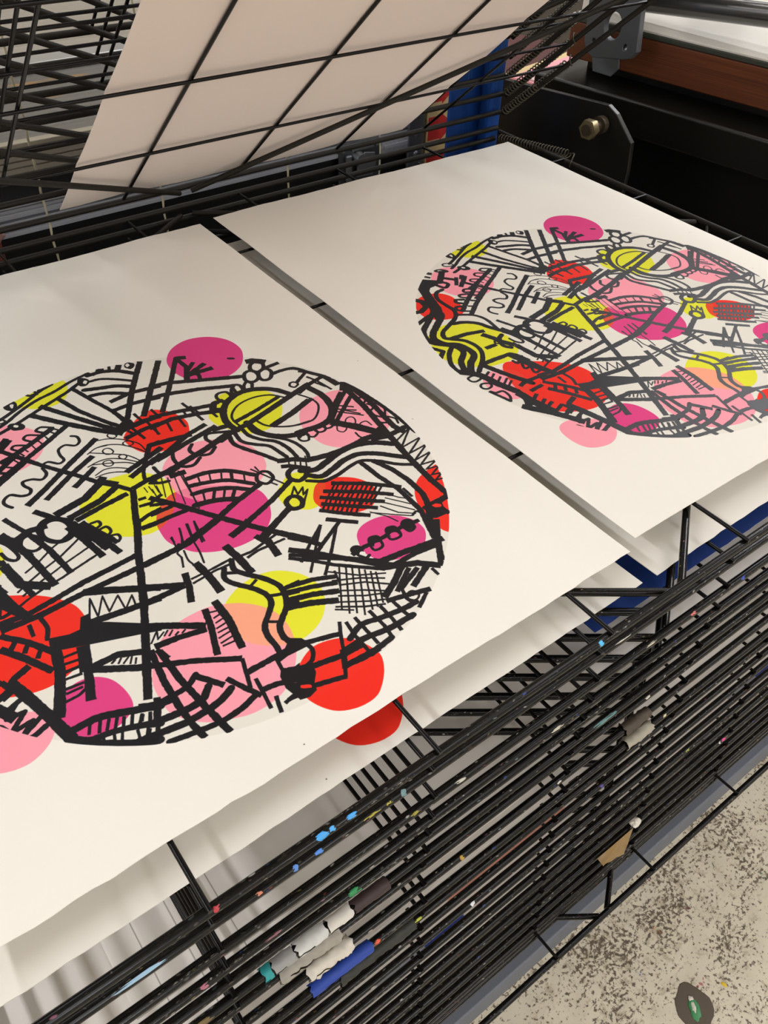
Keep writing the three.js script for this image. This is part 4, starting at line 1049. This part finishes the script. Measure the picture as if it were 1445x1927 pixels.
// ---------------------------------------------------------------- screen press on the right
{
  const g = thing('screen_press', 'black screen printing press with brown wooden bed, white top and steel tube', 'press', [0.95, 0, -0.7]); g.rotation.y = THREE.MathUtils.degToRad(8);
  const blk = std('#0b0b0b', 0.4), blk2 = std('#15130f', 0.3);
  const woodT = dataTex(512, 128, (x, y) => { const s = noise.noise(x * 0.01, y * 0.25, 7) + 0.4 * noise.noise(x * 0.06, y * 0.5, 3) + 0.8 * noise.noise(x * 0.006, y * 0.02, 5); return [98 + 24 * s, 49 + 15 * s, 17 + 8 * s]; });
  part('body', box(0.0, 0.9, 0.12, 0.99, -0.3, 0.95), blk, g);
  for (const [x, z] of [[0.03, -0.25], [0.03, 0.85], [0.8, -0.25], [0.8, 0.85]]) part('foot', box(x, x + 0.06, 0, 0.12, z, z + 0.06, 0.004), blk, g);
  part('ledge', box(-0.06, 0.9, 0.985, 1.047, -0.3, 0.95, 0.006), blk2, g);
  const bed = part('wooden_bed', box(0.0, 0.9, 1.071, 1.134, -0.272, 0.95, 0.003), new THREE.MeshStandardMaterial({ map: woodT, roughness: 0.55 }), g);
  part('bed_support', box(0.05, 0.85, 1.047, 1.071, -0.25, 0.9), blk, g);
  part('edge_band', box(-0.001, 0.9, 1.134, 1.143, -0.272, 0.95, 0.002), std('#3a3d34', 0.5), g);
  part('white_top', box(0.0, 0.9, 1.143, 1.147, -0.272, 0.95, 0.001), std('#dedad0', 0.3), g);
  // plates: outlines given as (z along the press, height), extruded across it
  const plate = (outline, holes, t) => {
    const s = new THREE.Shape(outline.map((q) => new THREE.Vector2(q[0], q[1])));
    for (const [x, y, rx, ry] of holes) s.holes.push(new THREE.Path().absellipse(x, y, rx, ry, 0, Math.PI * 2));
    const e = new THREE.ExtrudeGeometry(s, { depth: t, bevelSize: 0.0015, bevelThickness: 0.0015, bevelSegments: 2, curveSegments: 24 });
    e.rotateY(-Math.PI / 2); return e;                    // (x, y, z) -> (-z, y, x): the outline lies along the press
  };
  part('tape_patch', plate([[-0.211, 1.09], [-0.203, 1.06], [-0.163, 1.059], [-0.149, 1.075], [-0.155, 1.1]], [], 0.0006), std('#5c6063', 0.5), g, [-0.0012, 0, 0]);
  const hung = part('hanging_plate', plate([[-0.215, 1.36], [-0.198, 1.122], [-0.19, 1.106], [-0.175, 1.099], [-0.112, 1.108], [-0.096, 1.113], [-0.088, 1.124], [-0.096, 1.187], [-0.112, 1.36]], [[-0.145, 1.155, 0.019, 0.024], [-0.179, 1.124, 0.0055, 0.0065], [-0.112, 1.127, 0.0055, 0.0065]], 0.012), std('#5a5d60', 0.42, 0.4), g, [-0.045, 0, 0]);
  part('tube', bar(V(0.06, 1.171, -0.25), V(0.06, 1.262, 0.95), 0.0185, 24), std('#6b6a68', 0.25, 0.8), g);
  part('hanger', box(-0.05, 0.1, 1.3, 1.42, -0.24, -0.06, 0.006), blk, g);
  part('hanger_column', box(0.42, 0.52, 1.147, 1.42, -0.25, -0.15, 0.004), blk, g); part('hanger_arm', box(0.08, 0.45, 1.34, 1.4, -0.22, -0.16, 0.004), blk, g);
  const side = part('side_plate', plate([[-0.42, 0.55], [0.02, 0.55], [0.027, 0.9], [0.028, 0.984], [0.023, 1.029], [-0.015, 1.066], [-0.034, 1.076], [-0.204, 1.069], [-0.42, 1.062]], [], 0.008), std('#1d1b17', 0.3), g, [-0.2, 0, 0]);
  part('cross_tube', bar(V(-0.2, 0.7, -0.2), V(0.05, 0.7, -0.2), 0.03, 20), blk, g); part('cross_tube', bar(V(-0.2, 0.95, -0.3), V(0.05, 0.95, -0.3), 0.02, 20), blk, g);
  const brass = std('#8f8260', 0.35, 0.7), rusty = std('#4a4032', 0.5, 0.5);
  const bolt = new THREE.Group(); bolt.name = 'bolt'; bolt.position.set(-0.208, 1.047, -0.036); g.add(bolt);
  part('shank', bar(V(-0.045, 0, 0), V(0.0, 0, 0), 0.0085, 20), rusty, bolt);
  part('collar', bar(V(-0.018, 0, 0), V(-0.006, 0, 0), 0.0145, 22), rusty, bolt);
  part('nut', new THREE.CylinderGeometry(0.0165, 0.0165, 0.014, 6).rotateZ(Math.PI / 2), brass, bolt, [-0.044, 0, 0]);
  part('slotted_end', new THREE.CylinderGeometry(0.0095, 0.0095, 0.004, 20).rotateZ(Math.PI / 2), rusty, bolt, [-0.0525, 0, 0]);
}
{ // stack of pink and cream paper on a red crate beyond the press
  const crate = thing('crate', 'dark red slatted crate standing beyond the end of the press', 'crate', [1.16, 0, -1.32]); crate.rotation.y = 0.2;
  for (let i = 0; i < 7; i++) part('slat', box(-0.2, 0.2, 0.02 + 0.135 * i, 0.14 + 0.135 * i, -0.2, 0.2, 0.004), std('#4c1a12', 0.6), crate);
  const st = [['#d9c08a', 0.012, 'thin stack of cream board on the red crate'], ['#f0a7ae', 0.004, 'pink sheets lying on the cream board stack'], ['#e3c9c2', 0.003, 'pale paper lying on top of the pink sheets']];
  let y = 0.951; st.forEach(([c, t, l], i) => { const o = solo('paper_stack', box(-0.2 + 0.01 * i, 0.2, 0, t, 0.06 + 0.03 * i, 0.2 - 0.015 * i), std(c, 0.85), l, 'paper'); o.position.set(1.16, y + 0.0002, -1.32); o.rotation.y = 0.2; y += t + 0.0002; });
}
{ // dark cabinet farther back
  const g = thing('cabinet', 'dark brown cabinet standing against the far end behind the press', 'cabinet', [1.75, 0, -2.5]);
  const cm = std('#3a3228', 0.6);
  part('carcass', box(-0.95, 0.95, 0.06, 1.9, -0.45, 0, 0.004), cm, g); part('plinth', box(-0.92, 0.92, 0, 0.06, -0.43, -0.03), std('#14120f', 0.7), g);
  for (const s of [-1, 1]) { const d = part('door', box(s > 0 ? 0.003 : -0.94, s > 0 ? 0.94 : -0.003, 0.07, 1.89, 0, 0.02, 0.003), cm, g); part('handle', bar(V(s * 0.05, 0.95, 0.032), V(s * 0.05, 1.12, 0.032), 0.006), std('#8d8a84', 0.35, 0.7), d); }
}
{ // green paint on the floor, with a dark stain round it
  const flat = (r, sx, sz, h, sd) => { const g = new THREE.SphereGeometry(1, 28, 12), p = g.attributes.position; for (let i = 0; i < p.count; i++) { const a = Math.atan2(p.getZ(i), p.getX(i)), k = 1 + 0.3 * noise.noise(Math.cos(a) * 1.6 + sd, Math.sin(a) * 1.6, sd) + 0.16 * noise.noise(Math.cos(a) * 5 + sd, Math.sin(a) * 5, sd + 4); p.setXYZ(i, p.getX(i) * r * sx * k, Math.max(0, p.getY(i)) * h * (1 + 0.5 * noise.noise(p.getX(i) * 4, p.getZ(i) * 4, sd)), p.getZ(i) * r * sz * k); } g.computeVertexNormals(); return g; };
  const put = (o, x, z, a) => { o.position.set(x, 0.0002, z); o.rotation.y = a; };
  put(solo('floor_stain', flat(0.03, 1, 1.25, 0.0006, 3), std('#5a4e40', 0.6), 'dark brown stain round the green paint on the floor', 'stain'), 0.232, 0.243, -0.5);
  const gp = thing('paint_blob', 'shiny green paint blob with white streaks on the floor', 'paint', [0.231, 0.0008, 0.246]); gp.rotation.y = -0.6;
  part('skin', flat(0.011, 0.85, 1.75, 0.0022, 8), std('#3f8a55', 0.3), gp);
  part('white_streak', flat(0.0055, 0.7, 1.7, 0.0018, 12), std('#d8d4c6', 0.4), gp, [-0.001, 0.0012, -0.002]);
  part('white_streak', flat(0.005, 0.9, 0.8, 0.0016, 15), std('#d8d0c4', 0.4), gp, [-0.002, 0.001, -0.015]);
  put(solo('paint_speck', flat(0.0042, 0.7, 1.4, 0.001, 19), std('#e8c52c', 0.5), 'small yellow paint speck on the floor', 'paint'), 0.302, 0.253, 0.3);
}
renderer.render(scene, camera);
